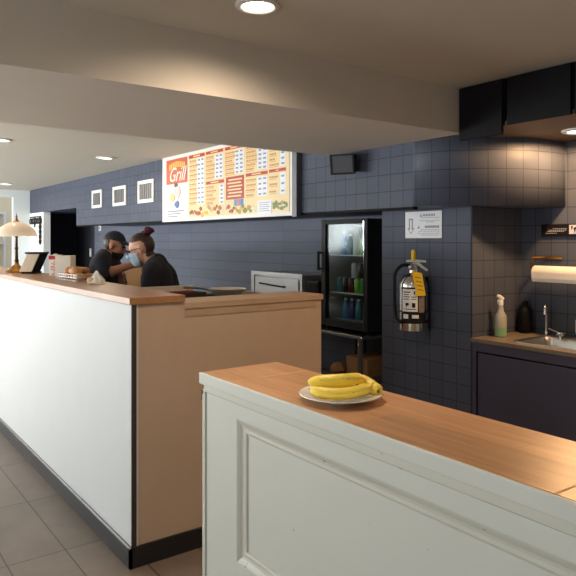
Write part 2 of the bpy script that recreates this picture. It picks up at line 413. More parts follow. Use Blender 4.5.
struct('wall_next_room', MB().box(-3.2, 4.2, 15.6, 15.75, 0, 3.2), M['warm_wall'])
mw = MB()
for xx in (1.95, 2.42, 2.9, 3.36): mw.box(xx, xx + 0.05, 15.52, 15.6, 0.9, 2.2)
for zz in (0.88, 1.5, 2.18): mw.box(1.9, 3.42, 15.53, 15.6, zz, zz + 0.05)
struct('window_5', mw, M['white_plastic'])

# bulkhead and panels over the sink
struct('ceiling_sink_bulkhead', MB().box(3.122, XR, -2.1, 2.34, 2.245, 2.27).box(3.155, XR, 2.34, 2.6, 2.245, 2.27), wood('walnut_soffit', srgb(92, 66, 44), srgb(120, 88, 60), 'Y', 0.6, 0.5))
def panel(y0, y1, z0, label):
    t = thing('ceiling_cabinet', (3.10, (y0 + y1) / 2, z0), label, 'cabinet', 'black cabinets above the sink'); h = (y1 - y0) / 2
    MB().box(0.02, 0.30 if z0 > 2.2 else 0.048, -h, h, 0.0 if z0 > 2.2 else 0.055, CEIL - z0 - 0.002).build('body', M['matt_black'], t)
    MB().box(0.0, 0.02, -h + 0.006, h - 0.006, -0.028 if z0 > 2.2 else 0.0, CEIL - z0 - 0.008).build('door', M['matt_black'], t, bevel=0.003)
    return t
t = panel(2.205, 2.515, 2.195, 'narrow black cabinet under the ceiling, butting the beam end')
c1 = bpy.data.objects.get('ceiling_cabinet')
panel(1.795, 2.185, 2.272, 'wide black cabinet under the ceiling, right of the narrow one')
panel(1.20, 1.785, 2.272, 'black cabinet under the ceiling cut off by the right edge of the photo')

# ------------------------------------------------------------------ main service counter
t = thing('service_counter', (1.214, 2.98, 0), 'long white service counter with wood top and tan plywood end', 'counter')
def P(mb, name, material, **k): return mb.build(name, material, t, **k)
P(MB().box(0.012, 0.05, 0.0, 5.6, 0, 1.28), 'front_panel', M['counter_white'])
P(MB().box(0.0, 0.30, -0.012, 5.62, 1.283, 1.318).box(0.30, 0.345, 0.26, 5.62, 1.283, 1.318), 'countertop', M['wood_top'], bevel=0.003)
P(MB().box(0.05, 1.205, 0.002, 0.03, 0.0, 1.245).box(0.05, 0.302, 0.002, 0.03, 1.245, 1.2825), 'end_panel', M['ply'])
P(MB().box(0.302, 1.215, -0.008, 0.25, 1.245, 1.278), 'ledge', M['ply_edge'], bevel=0.003)
P(MB().box(0.303, 1.16, -0.002, 0.004, 1.205, 1.246), 'ledge_rail', M['ply_edge'])
P(MB().box(0.014, 0.038, -0.006, 0.01, 0.1, 1.283), 'corner_trim', M['brown_trim'])
P(MB().prism([(0, 0), (0.014, 0), (0.014, 0.105), (0.006, 0.105), (0, 0.095)], 'Y', -0.014, 5.6).box(0.0, 1.21, -0.014, 0.002, 0, 0.1), 'baseboard', M['black_base'])
P(MB().box(1.18, 1.205, 0.03, 1.2, 0, 1.245), 'side_panel', M['ply'])
P(MB().box(0.05, 0.062, 0.26, 5.6, 0.0, 1.283), 'back_panel', M['ply'])

# ------------------------------------------------------------------ front counter
t = thing('display_counter', (1.243, 2.30, 0), 'cream painted panelled counter with honey wood top in the foreground', 'counter')
L = -3.2
P(MB().box(0.004, 0.372, L, 0, 1.048, 1.067).box(0.004, 0.372, L, 0, 1.03, 1.048), 'countertop', M['wood_front'], bevel=0.0015)
P(MB().box(-0.006, 0.0045, L, 0.006, 1.021, 1.0665).box(-0.006, 0.37, 0.0, 0.008, 1.021, 1.0655), 'top_edging', M['cream'], bevel=0.003)
P(MB().prism([(0.0, 0.996), (0.0, 1.021), (0.02, 1.021), (0.02, 0.99), (0.008, 0.99)], 'Y', L, -0.024), 'frieze', M['cream_trim'])
# frame: stiles and rails round a recessed panel
fr = MB().box(0.008, 0.03, L, -0.03, 0.936, 1.021).box(0.008, 0.03, -0.262, -0.03, 0.0, 0.936).box(0.008, 0.03, L, -0.262, 0.0, 0.405)
P(fr, 'frame', M['cream'])
P(MB().box(0.026, 0.034, L, -0.2, 0.35, 0.96), 'recessed_panel', M['cream'])
def mould(seg0, seg1):
    pass
mo = MB()
prof = [(0.0265, 0), (0.0265, 0.052), (0.022, 0.049), (0.0195, 0.042), (0.0205, 0.032), (0.0185, 0.022), (0.014, 0.014), (0.0105, 0.006), (0.009, 0.0)]
y0, z1, z0 = -0.262, 0.936, 0.405
mo.loft([[(u, L, z1 - v) for u, v in prof], [(u, y0 - v, z1 - v) for u, v in prof], [(u, y0 - v, z0 + v) for u, v in prof], [(u, L, z0 + v) for u, v in prof]])
P(mo, 'panel_moulding', M['cream_trim'])
P(MB().box(0.002, 0.028, -0.03, -0.004, 0, 1.0), 'corner_post', M['cream_trim'], bevel=0.004)
P(MB().box(0.0, 0.0285, -0.0045, -0.001, 0.955, 0.992).box(-0.003, 0.01, -0.012, 0.0, 0.982, 0.995), 'bare_chip', M['bare'])
P(MB().box(0.03, 0.37, -0.03, -0.008, 0, 1.03), 'end_panel', M['cream'])
P(MB().box(0.35, 0.37, L, -0.03, 0, 1.03), 'back_panel', M['cream'])
P(MB().box(0.005, 0.372, -0.229, -0.222, 1.0668, 1.0676), 'seam_strip', mat('pale_seam', srgb(214, 172, 138), 0.6))
P(MB().box(0.005, 0.372, -1.545, -1.538, 1.0668, 1.0676), 'seam_strip', bpy.data.materials['pale_seam'])

# plate and bananas
PX, PY, PZ = 1.402, 1.625, 1.0676
t = thing('plate', (PX, PY, PZ), 'round cream china plate under the bananas', 'plate')
PR = 0.139
MB().lathe([(0.0, 0.004), (0.055, 0.004), (0.078, 0.008), (PR - 0.012, 0.019), (PR, 0.023), (PR - 0.001, 0.0255), (PR - 0.014, 0.022), (0.08, 0.012), (0.07, 0.009), (0.0, 0.008)], n=48, cap0=False, cap1=False).build('dish', M['china'], t, smooth=True, angle=60)
MB().lathe([(0.055, 0), (0.06, 0), (0.058, 0.006), (0.053, 0.006)], n=48, cap0=False, cap1=False).build('foot_ring', M['china'], t, smooth=True)
def banana(name, pts, rr, label):
    o = bpy.data.objects.new(name, None); COL.objects.link(o); tag(o, label, 'banana', 'bananas on the plate')
    pts = [Vector(p) for p in pts]; c = pts[len(pts) // 2].copy(); o.location = c
    def bez(tt):  # smooth curve through control points (Catmull-Rom)
        n = len(pts) - 1; f = tt * n; i = min(int(f), n - 1); u = f - i
        p0, p1, p2, p3 = pts[max(i - 1, 0)], pts[i], pts[i + 1], pts[min(i + 2, n)]
        return 0.5 * ((2 * p1) + (p2 - p0) * u + (2 * p0 - 5 * p1 + 4 * p2 - p3) * u * u + (3 * p1 - p0 - 3 * p2 + p3) * u ** 3) - c
    N = 26; ks = [i / N for i in range(N + 1)]
    def rad(k):
        if k < 0.10: return rr * (0.30 + 0.10 * k / 0.10)
        if k < 0.24: return rr * (0.40 + 0.60 * math.sin((k - 0.10) / 0.14 * math.pi / 2))
        if k < 0.80: return rr
        return rr * max(0.30, math.cos((k - 0.80) / 0.20 * 1.25))
    rings = []; up = Vector((0, 0, 1))
    for k in ks:
        p = bez(k); tg = (bez(min(1, k + 0.01)) - bez(max(0, k - 0.01))).normalized()
        u = (up - tg * up.dot(tg)).normalized(); w = tg.cross(u)
        ring = []
        for j in range(20):
            a = 2 * math.pi * j / 20; q = 1 + 0.055 * math.cos(5 * a)
            ring.append(p + (u * math.cos(a) + w * math.sin(a)) * rad(k) * q)
        rings.append(ring)
    MB().loft(rings).build('peel', M['banana'], o, smooth=True, angle=80)
    e0, e1 = bez(0), bez(1); d0 = (bez(0) - bez(0.05)).normalized(); d1 = (bez(1) - bez(0.95)).normalized()
    MB().tube([e0 - d0 * 0.004, e0 + d0 * 0.008, e0 + d0 * 0.016], [rr * 0.31, rr * 0.30, rr * 0.36], 10).build('stem', M['banana_tip'], o, smooth=True)
    MB().tube([e1 - d1 * 0.002, e1 + d1 * 0.004], [rr * 0.32, rr * 0.2], 10).build('tip', M['banana_tip'], o, smooth=True)
    return o
# plate-plane axes: s = to the right in the photo, q = away from the camera
sx, qx = Vector((0.808, -0.589, 0)), Vector((0.589, 0.808, 0))
def pp(s, q, z): return Vector((PX, PY, PZ)) + sx * s + qx * q + Vector((0, 0, z))
banana('banana', [pp(0.105, 0.0, 0.050), pp(0.072, -0.028, 0.041), pp(0.02, -0.052, 0.034), pp(-0.045, -0.050, 0.033), pp(-0.102, -0.024, 0.040)], 0.0185, 'front yellow banana lying lowest on the plate')
banana('banana', [pp(0.088, 0.028, 0.060), pp(0.055, 0.01, 0.068), pp(0.005, -0.012, 0.070), pp(-0.055, -0.008, 0.066), pp(-0.108, 0.010, 0.056)], 0.0185, 'yellow banana stacked on top of the other bananas')
banana('banana', [pp(0.062, 0.062, 0.058), pp(0.088, 0.04, 0.050), pp(0.113, 0.012, 0.038), pp(0.122, -0.025, 0.034)], 0.0205, 'short looking banana bending down at right rim of plate')
banana('banana', [pp(0.055, 0.055, 0.040), pp(0.02, 0.045, 0.036), pp(-0.03, 0.04, 0.034), pp(-0.085, 0.045, 0.040)], 0.0185, 'rear banana half hidden behind the stacked one')

# ------------------------------------------------------------------ lamp on the counter
t = thing('table_lamp', (1.392, 5.945, 1.318), 'brass table lamp with cream glass dome shade on the white counter', 'lamp')
MB().lathe([(0.0, 0), (0.088, 0), (0.09, 0.008), (0.082, 0.018), (0.062, 0.024), (0.05, 0.034), (0.04, 0.05), (0.022, 0.066), (0.018, 0.085), (0.0, 0.086)], n=36, cap0=False, cap1=False).build('base', M['brass'], t, smooth=True)
MB().lathe([(0.016, 0.08), (0.02, 0.1), (0.014, 0.12), (0.012, 0.2), (0.017, 0.21), (0.012, 0.22), (0.010, 0.3), (0.014, 0.31), (0.008, 0.33), (0.006, 0.43)], n=20).build('pole', M['dark_brass'], t, smooth=True)
sh = [(0.172, 0.318), (0.168, 0.335), (0.155, 0.362), (0.132, 0.390), (0.10, 0.414), (0.065, 0.432), (0.028, 0.442), (0.012, 0.444)]
MB().lathe(sh + [(r - 0.003, z - 0.004) for r, z in sh[::-1]] , n=48, cap0=False, cap1=False).build('lamp_shade', M['shade'], t, smooth=True)
MB().lathe([(0.03, 0.441), (0.032, 0.445), (0.012, 0.452), (0.014, 0.462), (0.006, 0.472), (0.010, 0.485), (0.004, 0.50), (0.0, 0.525)], n=16, cap0=True, cap1=False).build('finial', M['brass'], t, smooth=True)
pl = bpy.data.lights.new('lamp_bulb_light', 'POINT'); pl.energy = 0.5; pl.color = (1.0, 0.92, 0.80); pl.shadow_soft_size = 0.07
po = bpy.data.objects.new('lamp_bulb_light', pl); COL.objects.link(po); po.parent = t; po.location = (0, 0, 0.345)

# ------------------------------------------------------------------ things on the service counter
t = thing('order_terminal', (1.475, 5.66, 1.318), 'leaning beige order terminal with dark top edge right behind the lamp', 'terminal', rz=R(-36))
MB().prism([(-0.10, 0.016), (0.005, 0.016), (0.070, 0.165), (-0.035, 0.165)], 'Y', -0.09, 0.09).build('housing', M['beige'], t, bevel=0.004)
MB().prism([(0.0055, 0.016), (0.011, 0.016), (0.077, 0.165), (0.0705, 0.165)], 'Y', -0.088, 0.088).build('screen', M['matt_black'], t)
MB().box(-0.05, 0.085, -0.095, 0.095, 0.166, 0.180, 0.003).build('screen_edge', M['black'], t)
MB().box(-0.09, 0.03, -0.07, 0.07, 0.0, 0.016, 0.003).build('base', M['black'], t)
t = thing('snack_carton', (1.50, 5.16, 1.318), 'slim red and white carton, left one of the cartons at the counter back', 'carton', 'cartons on the counter', rz=R(-30))
MB().box(-0.04, 0.04, -0.045, 0.045, 0, 0.165, 0.002).build('carton', M['paper'], t)
MB().box(-0.042, 0.042, -0.047, 0.047, 0.130, 0.160).build('red_band', M['red'], t)
mm = MB()
for k in range(9): mm.box(-0.030 + rnd.random() * 0.04, 0.0 + rnd.random() * 0.03, -0.0475, -0.0452, 0.015 + k * 0.012, 0.020 + k * 0.012)
for k in range(9): mm.box(-0.0425, -0.0402, -0.03 + rnd.random() * 0.03, 0.01 + rnd.random() * 0.03, 0.015 + k * 0.012, 0.020 + k * 0.012)
mm.build('print', M['red'], t)
MB().ball((0, 0, 0.166), (0.02, 0.02, 0.008)).build('cap', M['paper'], t)
t = thing('paper_sleeve', (1.51, 5.035, 1.318), 'narrow plain white upright sleeve between the two cartons', 'carton', 'cartons on the counter', rz=R(-30))
MB().box(-0.022, 0.022, -0.03, 0.03, 0, 0.16, 0.002).build('sleeve', M['paper'], t)
MB().box(-0.0225, -0.0215, -0.006, 0.006, 0.09, 0.15).build('slot', M['black'], t)
t = thing('pastry_box', (1.485, 4.86, 1.318), 'large whitish printed box behind the pastry basket', 'carton', 'cartons on the counter', rz=R(-32))
MB().box(-0.055, 0.055, -0.075, 0.075, 0, 0.165, 0.002).build('carton', M['paper'], t)
mm = MB()
for (a, b, z0, z1) in ((-0.02, 0.03, 0.098, 0.112), (-0.03, 0.04, 0.078, 0.09)): mm.box(-0.0565, -0.0552, -b, -a, z0, z1)
mm.build('print', M['black'], t)
mm = MB()
for k in range(5): mm.box(-0.0565, -0.0552, -0.065 + k * 0.026, -0.05 + k * 0.026, 0.13, 0.15)
mm.build('print', M['dim_red'], t)

t = thing('pastry_basket', (1.46, 4.50, 1.318), 'shallow clear plastic basket filled with pastries at the counter back', 'basket', rz=R(4))
pw, pd = 0.075, 0.17
bk = MB()
for zz in (0.006, 0.025, 0.045): bk.tube([(-pw, -pd, zz), (pw, -pd, zz), (pw, pd, zz), (-pw, pd, zz), (-pw, -pd, zz)], 0.0028, 6)
for k in range(8):
    yy = -pd + 2 * pd * k / 7
    for xx in (-pw, pw): bk.tube([(xx, yy, 0.0), (xx, yy, 0.046)], 0.0022, 6)
bk.build('wire_frame', M['steel_soft'], t)
MB().box(-pw, pw, -pd, pd, 0.0005, 0.004).build('liner', M['paper'], t)
spots = [(-0.035, 0.11, 0.030), (0.03, 0.12, 0.032), (-0.03, 0.03, 0.032), (0.035, 0.04, 0.03), (-0.035, -0.05, 0.03), (0.03, -0.04, 0.032), (-0.03, -0.125, 0.03), (0.03, -0.12, 0.03), (-0.03, 0.085, 0.066), (-0.03, -0.005, 0.068), (-0.03, -0.085, 0.066), (0.03, 0.11, 0.068), (0.032, 0.03, 0.066), (0.03, -0.055, 0.068)]
for i, (x, y, z) in enumerate(spots):
    o = MB().ball((0, 0, 0), (0.034, 0.042, 0.026), n=14, m=9).build('pastry', M['bread'] if i % 3 else M['pink_bread'], smooth=True)
    o.location = (1.46 + x, 4.50 + y, 1.318 + z); o.rotation_euler = (0.1 * (i % 3), 0.15 * (i % 2), i * 0.7)
    tag(o, 'golden pastry heaped in the clear basket on the counter' if i % 3 else 'pale pastry heaped in the clear basket on the counter', 'pastry', 'golden pastries in the basket' if i % 3 else 'pale pastries in the basket')
# crumpled paper wrap with food
t = thing('paper_wrap', (1.43, 4.04, 1.318), 'crumpled white paper wrapping food beside the pastry basket', 'food wrap', rz=R(20))
wp = MB(); n = 22; rings = []
for (r, z, j) in ((0.06, 0.0, 0.0), (0.064, 0.012, 0.010), (0.052, 0.028, 0.012), (0.034, 0.046, 0.010), (0.018, 0.064, 0.006), (0.008, 0.085, 0.003)):
    rings.append([((r + rnd.uniform(-j, j)) * math.cos(2 * math.pi * k / n) * 0.8, (r + rnd.uniform(-j, j)) * math.sin(2 * math.pi * k / n), max(0, z + (rnd.uniform(-j, j) * 0.6 if z else 0))) for k in range(n)])
wp.loft(rings); wp.build('paper', M['paper'], t, smooth=True, angle=20)
MB().ball((-0.035, 0.012, 0.026), (0.022, 0.03, 0.018)).build('filling', M['pink_bread'], t, smooth=True)

# ------------------------------------------------------------------ people
import numpy as np
def seg_d(Pn, a, b, ra, rb):
    a, b = np.array(a), np.array(b); ab = b - a; L2 = max(1e-9, ab.dot(ab))
    tt = np.clip((Pn - a) @ ab / L2, 0, 1)
    return np.linalg.norm(Pn - (a + tt[:, None] * ab), axis=1) / (ra + (rb - ra) * tt), tt
def make_person(label, loc, rz, bones, head_c, pitch, skin, group=None, yaw=0):
    """bones: name -> (p0, p1, r0, r1) or (p0, p1, r0, r1, flat).  One voxel-merged body, clothing cut from its surface."""
    root = thing('person', loc, label, 'person', group, rz)
    mb = MB()
    def cap(p0, p1, r0, r1):
        p0, p1 = Vector(p0), Vector(p1)
        mb.tube([p0, p1], [r0, r1], 16)
        mb.ball(p0, r0, n=14, m=9); mb.ball(p1, r1, n=14, m=9)
    for nm, b in bones.items(): cap(*b[:4])
    HR = Matrix.Rotation(yaw, 3, 'Z') @ Matrix.Rotation(pitch, 3, 'Y')
    hc = Vector(head_c)
    def H(x, y, z): return hc + HR @ Vector((x, y, z))
    for c, r in (((-0.012, 0, 0.03), (0.094, 0.075, 0.092)), ((0.025, 0, -0.045), (0.062, 0.06, 0.072)), ((0.05, 0, -0.085), (0.034, 0.034, 0.03)),
                 ((0.06, 0, 0.02), (0.026, 0.055, 0.05)), ((0.055, 0.03, -0.03), (0.03, 0.026, 0.03)), ((0.055, -0.03, -0.03), (0.03, 0.026, 0.03))):
        mb.ball(H(*c), r, rot=HR, n=20, m=14)
    mb.tube([H(0.08, 0, 0.012), H(0.098, 0, -0.015), H(0.108, 0, -0.032)], [0.009, 0.012, 0.016], 10); mb.ball(H(0.103, 0, -0.034), (0.014, 0.018, 0.012), rot=HR)
    for s in (-1, 1): mb.ball(H(-0.008, s * 0.078, -0.006), (0.019, 0.009, 0.031), rot=HR)
    mb.ball(H(0.083, 0, -0.062), (0.010, 0.022, 0.008), rot=HR); mb.ball(H(0.082, 0, -0.074), (0.010, 0.019, 0.008), rot=HR)
    tmp = mb.build('tmp', skin)
    md = tmp.modifiers.new('r', 'REMESH'); md.mode = 'VOXEL'; md.voxel_size = 0.0075
    sm = tmp.modifiers.new('s', 'SMOOTH'); sm.factor = 0.5; sm.iterations = 5
    bpy.context.view_layer.update()
    me = bpy.data.meshes.new_from_object(tmp.evaluated_get(bpy.context.evaluated_depsgraph_get()))
    bpy.data.objects.remove(tmp); me.name = 'body'; me.materials.clear(); me.materials.append(skin)
    for p in me.polygons: p.use_smooth = True
    body = bpy.data.objects.new('body', me); COL.objects.link(body); body.parent = root
    nv = len(me.vertices); co = np.empty(nv * 3); me.vertices.foreach_get('co', co); co = co.reshape(-1, 3)
    no = np.empty(nv * 3); me.vertices.foreach_get('normal', no); no = no.reshape(-1, 3)
    names = list(bones); D = []; T = []
    for k in names:
        d, tt = seg_d(co, *bones[k][:4]); D.append(d); T.append(tt)
    D = np.array(D); T = np.array(T)
    hm = np.array(HR); hl = (co - np.array(hc)) @ hm          # head-local coordinates
    hd = np.sqrt((hl[:, 0] / 0.11) ** 2 + (hl[:, 1] / 0.09) ** 2 + (hl[:, 2] / 0.13) ** 2)
    best = D.argmin(0); bt = T[best, np.arange(nv)]
    is_head = hd < np.minimum(1.25, D.min(0))
    info = dict(co=co, hl=hl, head=is_head, bone=np.array(names, dtype=object)[best], t=bt)
    def shell(name, mask, material, off, thick=0.004, parent=root, smooth=3):
        faces = [p.vertices[:] for p in me.polygons if all(mask[v] for v in p.vertices)]
        used = sorted({v for f in faces for v in f}); ix = {v: i for i, v in enumerate(used)}
        m2 = bpy.data.meshes.new(name)
        offs = off if callable(off) else (lambda v: off)
        m2.from_pydata([tuple(co[v] + no[v] * offs(v)) for v in used], [], [[ix[v] for v in f] for f in faces])
        m2.materials.append(material)
        for p in m2.polygons: p.use_smooth = True
        o = bpy.data.objects.new(name, m2); COL.objects.link(o); o.parent = parent
        if smooth:
            s = o.modifiers.new('smooth', 'SMOOTH'); s.iterations = smooth
        sd = o.modifiers.new('solid', 'SOLIDIFY'); sd.thickness = thick; sd.offset = -1
        return o
    return root, H, HR, info, shell
def legs(hx):
    d = {}
    for s, nm in ((1, 'l'), (-1, 'r')):
        d['hip_' + nm] = ((hx, 0, 0.98), (hx, s * 0.08, 0.92), 0.13, 0.125)
        d['thigh_' + nm] = ((hx, s * 0.10, 0.90), (hx + 0.03, s * 0.11, 0.50), 0.092, 0.062)
        d['shin_' + nm] = ((hx + 0.03, s * 0.11, 0.50), (hx, s * 0.12, 0.09), 0.062, 0.042)
        d['foot_' + nm] = ((hx - 0.02, s * 0.12, 0.047), (hx + 0.15, s * 0.14, 0.038), 0.045, 0.036)
    return d
def hand(d, nm, wrist, palm_end, side, curl):
    """palm, four fingers of different lengths and a thumb; side = unit vector across the palm (towards the thumb), curl = bend direction"""
    w, e, s, c = Vector(wrist), Vector(palm_end), Vector(side).normalized(), Vector(curl).normalized()
    f = (e - w).normalized()
    for k, o in enumerate((-0.026, -0.009, 0.009, 0.026)):
        d['palm%d_%s' % (k, nm)] = (w + s * o * 0.6, e + s * o, 0.016, 0.012)
        ln = (0.026, 0.032, 0.036, 0.032)[k]; b0 = e + s * o * 1.25
        m1 = b0 + (f * 0.85 + c * 0.5) * ln; m2 = m1 + (f * 0.2 + c * 1.0) * ln * 0.9
        d['fing%da_%s' % (k, nm)] = (b0, m1, 0.0095, 0.009); d['fing%db_%s' % (k, nm)] = (m1, m2, 0.009, 0.0075)
    t0 = w + (e - w) * 0.3 + s * 0.028; t1 = t0 + (f * 0.6 + s * 0.6 + c * 0.3) * 0.034; t2 = t1 + (f * 0.8 + c * 0.6) * 0.028
    d['thumb_a_' + nm] = (t0, t1, 0.012, 0.0105); d['thumb_b_' + nm] = (t1, t2, 0.0105, 0.0085)

# woman in the front: leaning forward, looking down, seen from her left side
B = legs(-0.17)
B.update(belly=((-0.165, 0, 1.02), (-0.15, 0, 1.16), 0.145, 0.145), belly_l=((-0.16, 0.07, 1.04), (-0.14, 0.06, 1.2), 0.125, 0.125), belly_r=((-0.16, -0.07, 1.04), (-0.14, -0.06, 1.2), 0.125, 0.125),
         chest=((-0.145, 0, 1.16), (-0.125, 0, 1.30), 0.14, 0.13), chest_l=((-0.135, 0.075, 1.2), (-0.125, 0.085, 1.33), 0.115, 0.10), chest_r=((-0.135, -0.075, 1.2), (-0.125, -0.085, 1.33), 0.115, 0.10),
         back=((-0.135, 0, 1.30), (-0.105, 0, 1.415), 0.115, 0.075),
         shoulder_l=((-0.11, 0.06, 1.40), (-0.10, 0.165, 1.37), 0.068, 0.066), shoulder_r=((-0.11, -0.06, 1.40), (-0.10, -0.165, 1.37), 0.068, 0.066),
         neck=((-0.10, 0, 1.41), (-0.035, 0, 1.475), 0.058, 0.054),
         upper_l=((-0.10, 0.185, 1.36), (-0.09, 0.215, 1.10), 0.058, 0.045), upper_r=((-0.10, -0.185, 1.36), (-0.07, -0.215, 1.10), 0.058, 0.045),
         fore_l=((-0.09, 0.215, 1.10), (0.12, 0.13, 1.13), 0.043, 0.028), fore_r=((-0.07, -0.215, 1.10), (0.13, -0.11, 1.13), 0.043, 0.028))
hand(B, 'hl', (0.12, 0.13, 1.13), (0.20, 0.10, 1.135), (0, -0.3, 1), (0, -1, -0.2))
hand(B, 'hr', (0.13, -0.11, 1.13), (0.21, -0.08, 1.135), (0, 0.3, 1), (0, 1, -0.2))
wr, WH, WR, wi, wsh = make_person('person in black shirt and pale blue mask with hair in a bun, head bent', (1.985, 4.60, 0), R(146), B, (0.012, 0, 1.528), R(16), M['skin_a'])
bn, tt, hl, hd = wi['bone'], wi['t'], wi['hl'], wi['head']
isb = lambda *s: np.array([any(str(b).startswith(q) for q in s) for b in bn])
wsh('shirt', (~hd) & (isb('belly', 'chest', 'back', 'shoulder', 'hip') | (isb('upper') & (tt < 0.8)) | (isb('neck') & (tt < 0.35))) & (wi['co'][:, 2] > 0.93), M['shirt'], 0.012)
wsh('trousers', isb('hip', 'thigh', 'shin') & (wi['co'][:, 2] < 0.96) & (wi['co'][:, 2] > 0.08), M['trousers'], 0.010)
for s in (1, -1): wsh('shoe', isb('foot') & (wi['co'][:, 1] * s > 0) & (wi['co'][:, 2] < 0.10), M['shoe'], 0.003, smooth=1)
hairm = hd & ((hl[:, 2] > 0.062 - 0.25 * np.maximum(0, -hl[:, 0])) | (hl[:, 0] < -0.030)) & (hl[:, 2] > -0.075) & (hl[:, 0] < 0.062)
hairm &= ~((np.abs(hl[:, 1]) > 0.058) & (hl[:, 0] > -0.042) & (hl[:, 2] < 0.036))
hair = wsh('hair', hairm, M['hair'], 0.008, 0.006)
MB().ball(WH(-0.088, 0, 0.122), (0.036, 0.038, 0.036), n=18, m=12).build('bun', M['hair'], hair, smooth=True)
sc = MB(); ring = [WH(-0.085, 0, 0.116) + WR @ Vector((0.036 * math.cos(a), 0.038 * math.sin(a), 0.006 * math.sin(5 * a))) for a in [2 * math.pi * k / 40 for k in range(41)]]
sc.tube(ring, [0.0135 + 0.003 * math.sin(k * 2.2) for k in range(41)], 10); sc.build('scrunchie', M['scrunchie'], wr, smooth=True)
mk = wsh('face_mask', hd & (hl[:, 0] > 0.018) & (hl[:, 2] < -0.012 + 0.10 * (hl[:, 0] - 0.018)) & (hl[:, 2] > -0.115) , M['mask'], 0.010, 0.002, smooth=6)
for s in (1, -1):
    MB().tube([WH(0.03, s * 0.064, -0.02), WH(0.005, s * 0.083, 0.0), WH(-0.012, s * 0.089, 0.012), WH(-0.028, s * 0.086, -0.002)], 0.0018, 6).build('ear_loop', M['mask'], mk)
    MB().ball(WH(0.084, s * 0.031, 0.006), (0.010, 0.013, 0.009), rot=WR).build('eye', M['eye'], wr, smooth=True)
gl = MB()
for s in (1, -1):
    gl.tube([WH(0.103, s * (0.033 + 0.024 * math.cos(a)), 0.004 + 0.018 * math.sin(a)) for a in [2 * math.pi * k / 20 for k in range(21)]], 0.0024, 6)
    gl.tube([WH(0.102, s * 0.057, 0.008), WH(0.06, s * 0.080, 0.010), WH(0.0, s * 0.090, 0.010), WH(-0.015, s * 0.090, 0.0)], 0.0022, 6)
gl.tube([WH(0.103, -0.009, 0.006), WH(0.107, 0, 0.010), WH(0.103, 0.009, 0.006)], 0.002, 6)
gl.build('glasses', M['black'], wr)
MB().tube([Vector((-0.085, 0.0, 1.425)) + Vector((0.066 * math.cos(a), 0.068 * math.sin(a), -0.03 * math.cos(a))) for a in [2 * math.pi * k / 28 for k in range(29)]], 0.014, 8).build('collar', M['shirt'], wr, smooth=True)
MB().box(0.012, 0.020, 0.05, 0.075, 1.225, 1.245).build('name_badge', M['white_plastic'], wr)

# man behind: dark cap, reaching to the right
B = legs(-0.10)
B.update(belly=((-0.09, 0, 1.02), (-0.085, 0, 1.18), 0.135, 0.135), belly_l=((-0.09, 0.06, 1.04), (-0.085, 0.06, 1.2), 0.11, 0.115), belly_r=((-0.09, -0.06, 1.04), (-0.085, -0.06, 1.2), 0.11, 0.115),
         chest=((-0.085, 0, 1.18), (-0.085, 0, 1.36), 0.128, 0.125), chest_l=((-0.085, 0.08, 1.22), (-0.085, 0.09, 1.38), 0.105, 0.092), chest_r=((-0.085, -0.08, 1.22), (-0.085, -0.09, 1.38), 0.105, 0.092),
         back=((-0.085, 0, 1.36), (-0.075, 0, 1.455), 0.10, 0.07),
         shoulder_l=((-0.08, 0.06, 1.45), (-0.075, 0.175, 1.425), 0.062, 0.062), shoulder_r=((-0.08, -0.06, 1.45), (-0.065, -0.175, 1.425), 0.062, 0.062),
         neck=((-0.07, 0, 1.45), (-0.02, 0, 1.51), 0.058, 0.054),
         upper_l=((-0.075, 0.195, 1.42), (0.0, 0.22, 1.20), 0.054, 0.042), upper_r=((-0.065, -0.195, 1.42), (0.005, -0.215, 1.325), 0.056, 0.047),
         fore_l=((0.0, 0.22, 1.20), (0.06, -0.02, 1.27), 0.041, 0.028), fore_r=((0.005, -0.215, 1.325), (0.175, -0.17, 1.385), 0.046, 0.030))
hand(B, 'hl', (0.06, -0.02, 1.27), (0.075, -0.10, 1.275), (0.3, 0, 1), (1, 0, -0.2))
hand(B, 'hr', (0.175, -0.17, 1.385), (0.25, -0.145, 1.405), (0, 0.3, 1), (0, 1, -0.3))
mr_, MH, MR_, mi, msh = make_person('person in black shirt and dark peaked cap reaching forward with bare forearm', (2.079, 5.414, 0), R(-36), B, (0.0, 0, 1.55), R(14), M['skin_b'])
bn, tt, hl, hd = mi['bone'], mi['t'], mi['hl'], mi['head']
msh('shirt', (~hd) & (isb('belly', 'chest', 'back', 'shoulder', 'hip') | isb('upper') | (isb('neck') & (tt < 0.4))) & (mi['co'][:, 2] > 0.93), M['shirt'], 0.013)
msh('trousers', isb('hip', 'thigh', 'shin') & (mi['co'][:, 2] < 0.96) & (mi['co'][:, 2] > 0.08), M['trousers'], 0.010)
for s in (1, -1): msh('shoe', isb('foot') & (mi['co'][:, 1] * s > 0) & (mi['co'][:, 2] < 0.10), M['shoe'], 0.003, smooth=1)
msh('hair', hd & (hl[:, 0] < -0.02) & (hl[:, 2] < 0.05) & (hl[:, 2] > -0.05) & ~((np.abs(hl[:, 1]) > 0.07) & (hl[:, 0] > -0.03)), M['hair'], 0.005, 0.003)
msh('beard', hd & (hl[:, 0] > -0.0) & (hl[:, 2] < -0.045) & (hl[:, 2] > -0.13), M['beard'], 0.005, 0.003)
cp = msh('cap', hd & (hl[:, 2] > 0.042), M['cap'], 0.009, 0.006)
bm_ = MB(); pts0 = []; pts1 = []
for k in range(17):
    a = -1.15 + 2.3 * k / 16
    pts0.append(MH(0.082 * math.cos(a) * 1.02, 0.082 * math.sin(a), 0.055)); pts1.append(MH(0.082 * math.cos(a) + 0.075 * math.cos(a) ** 0.7, 0.082 * math.sin(a), 0.038 - 0.01 * abs(math.sin(a))))
dz = MR_ @ Vector((0, 0, 0.004))
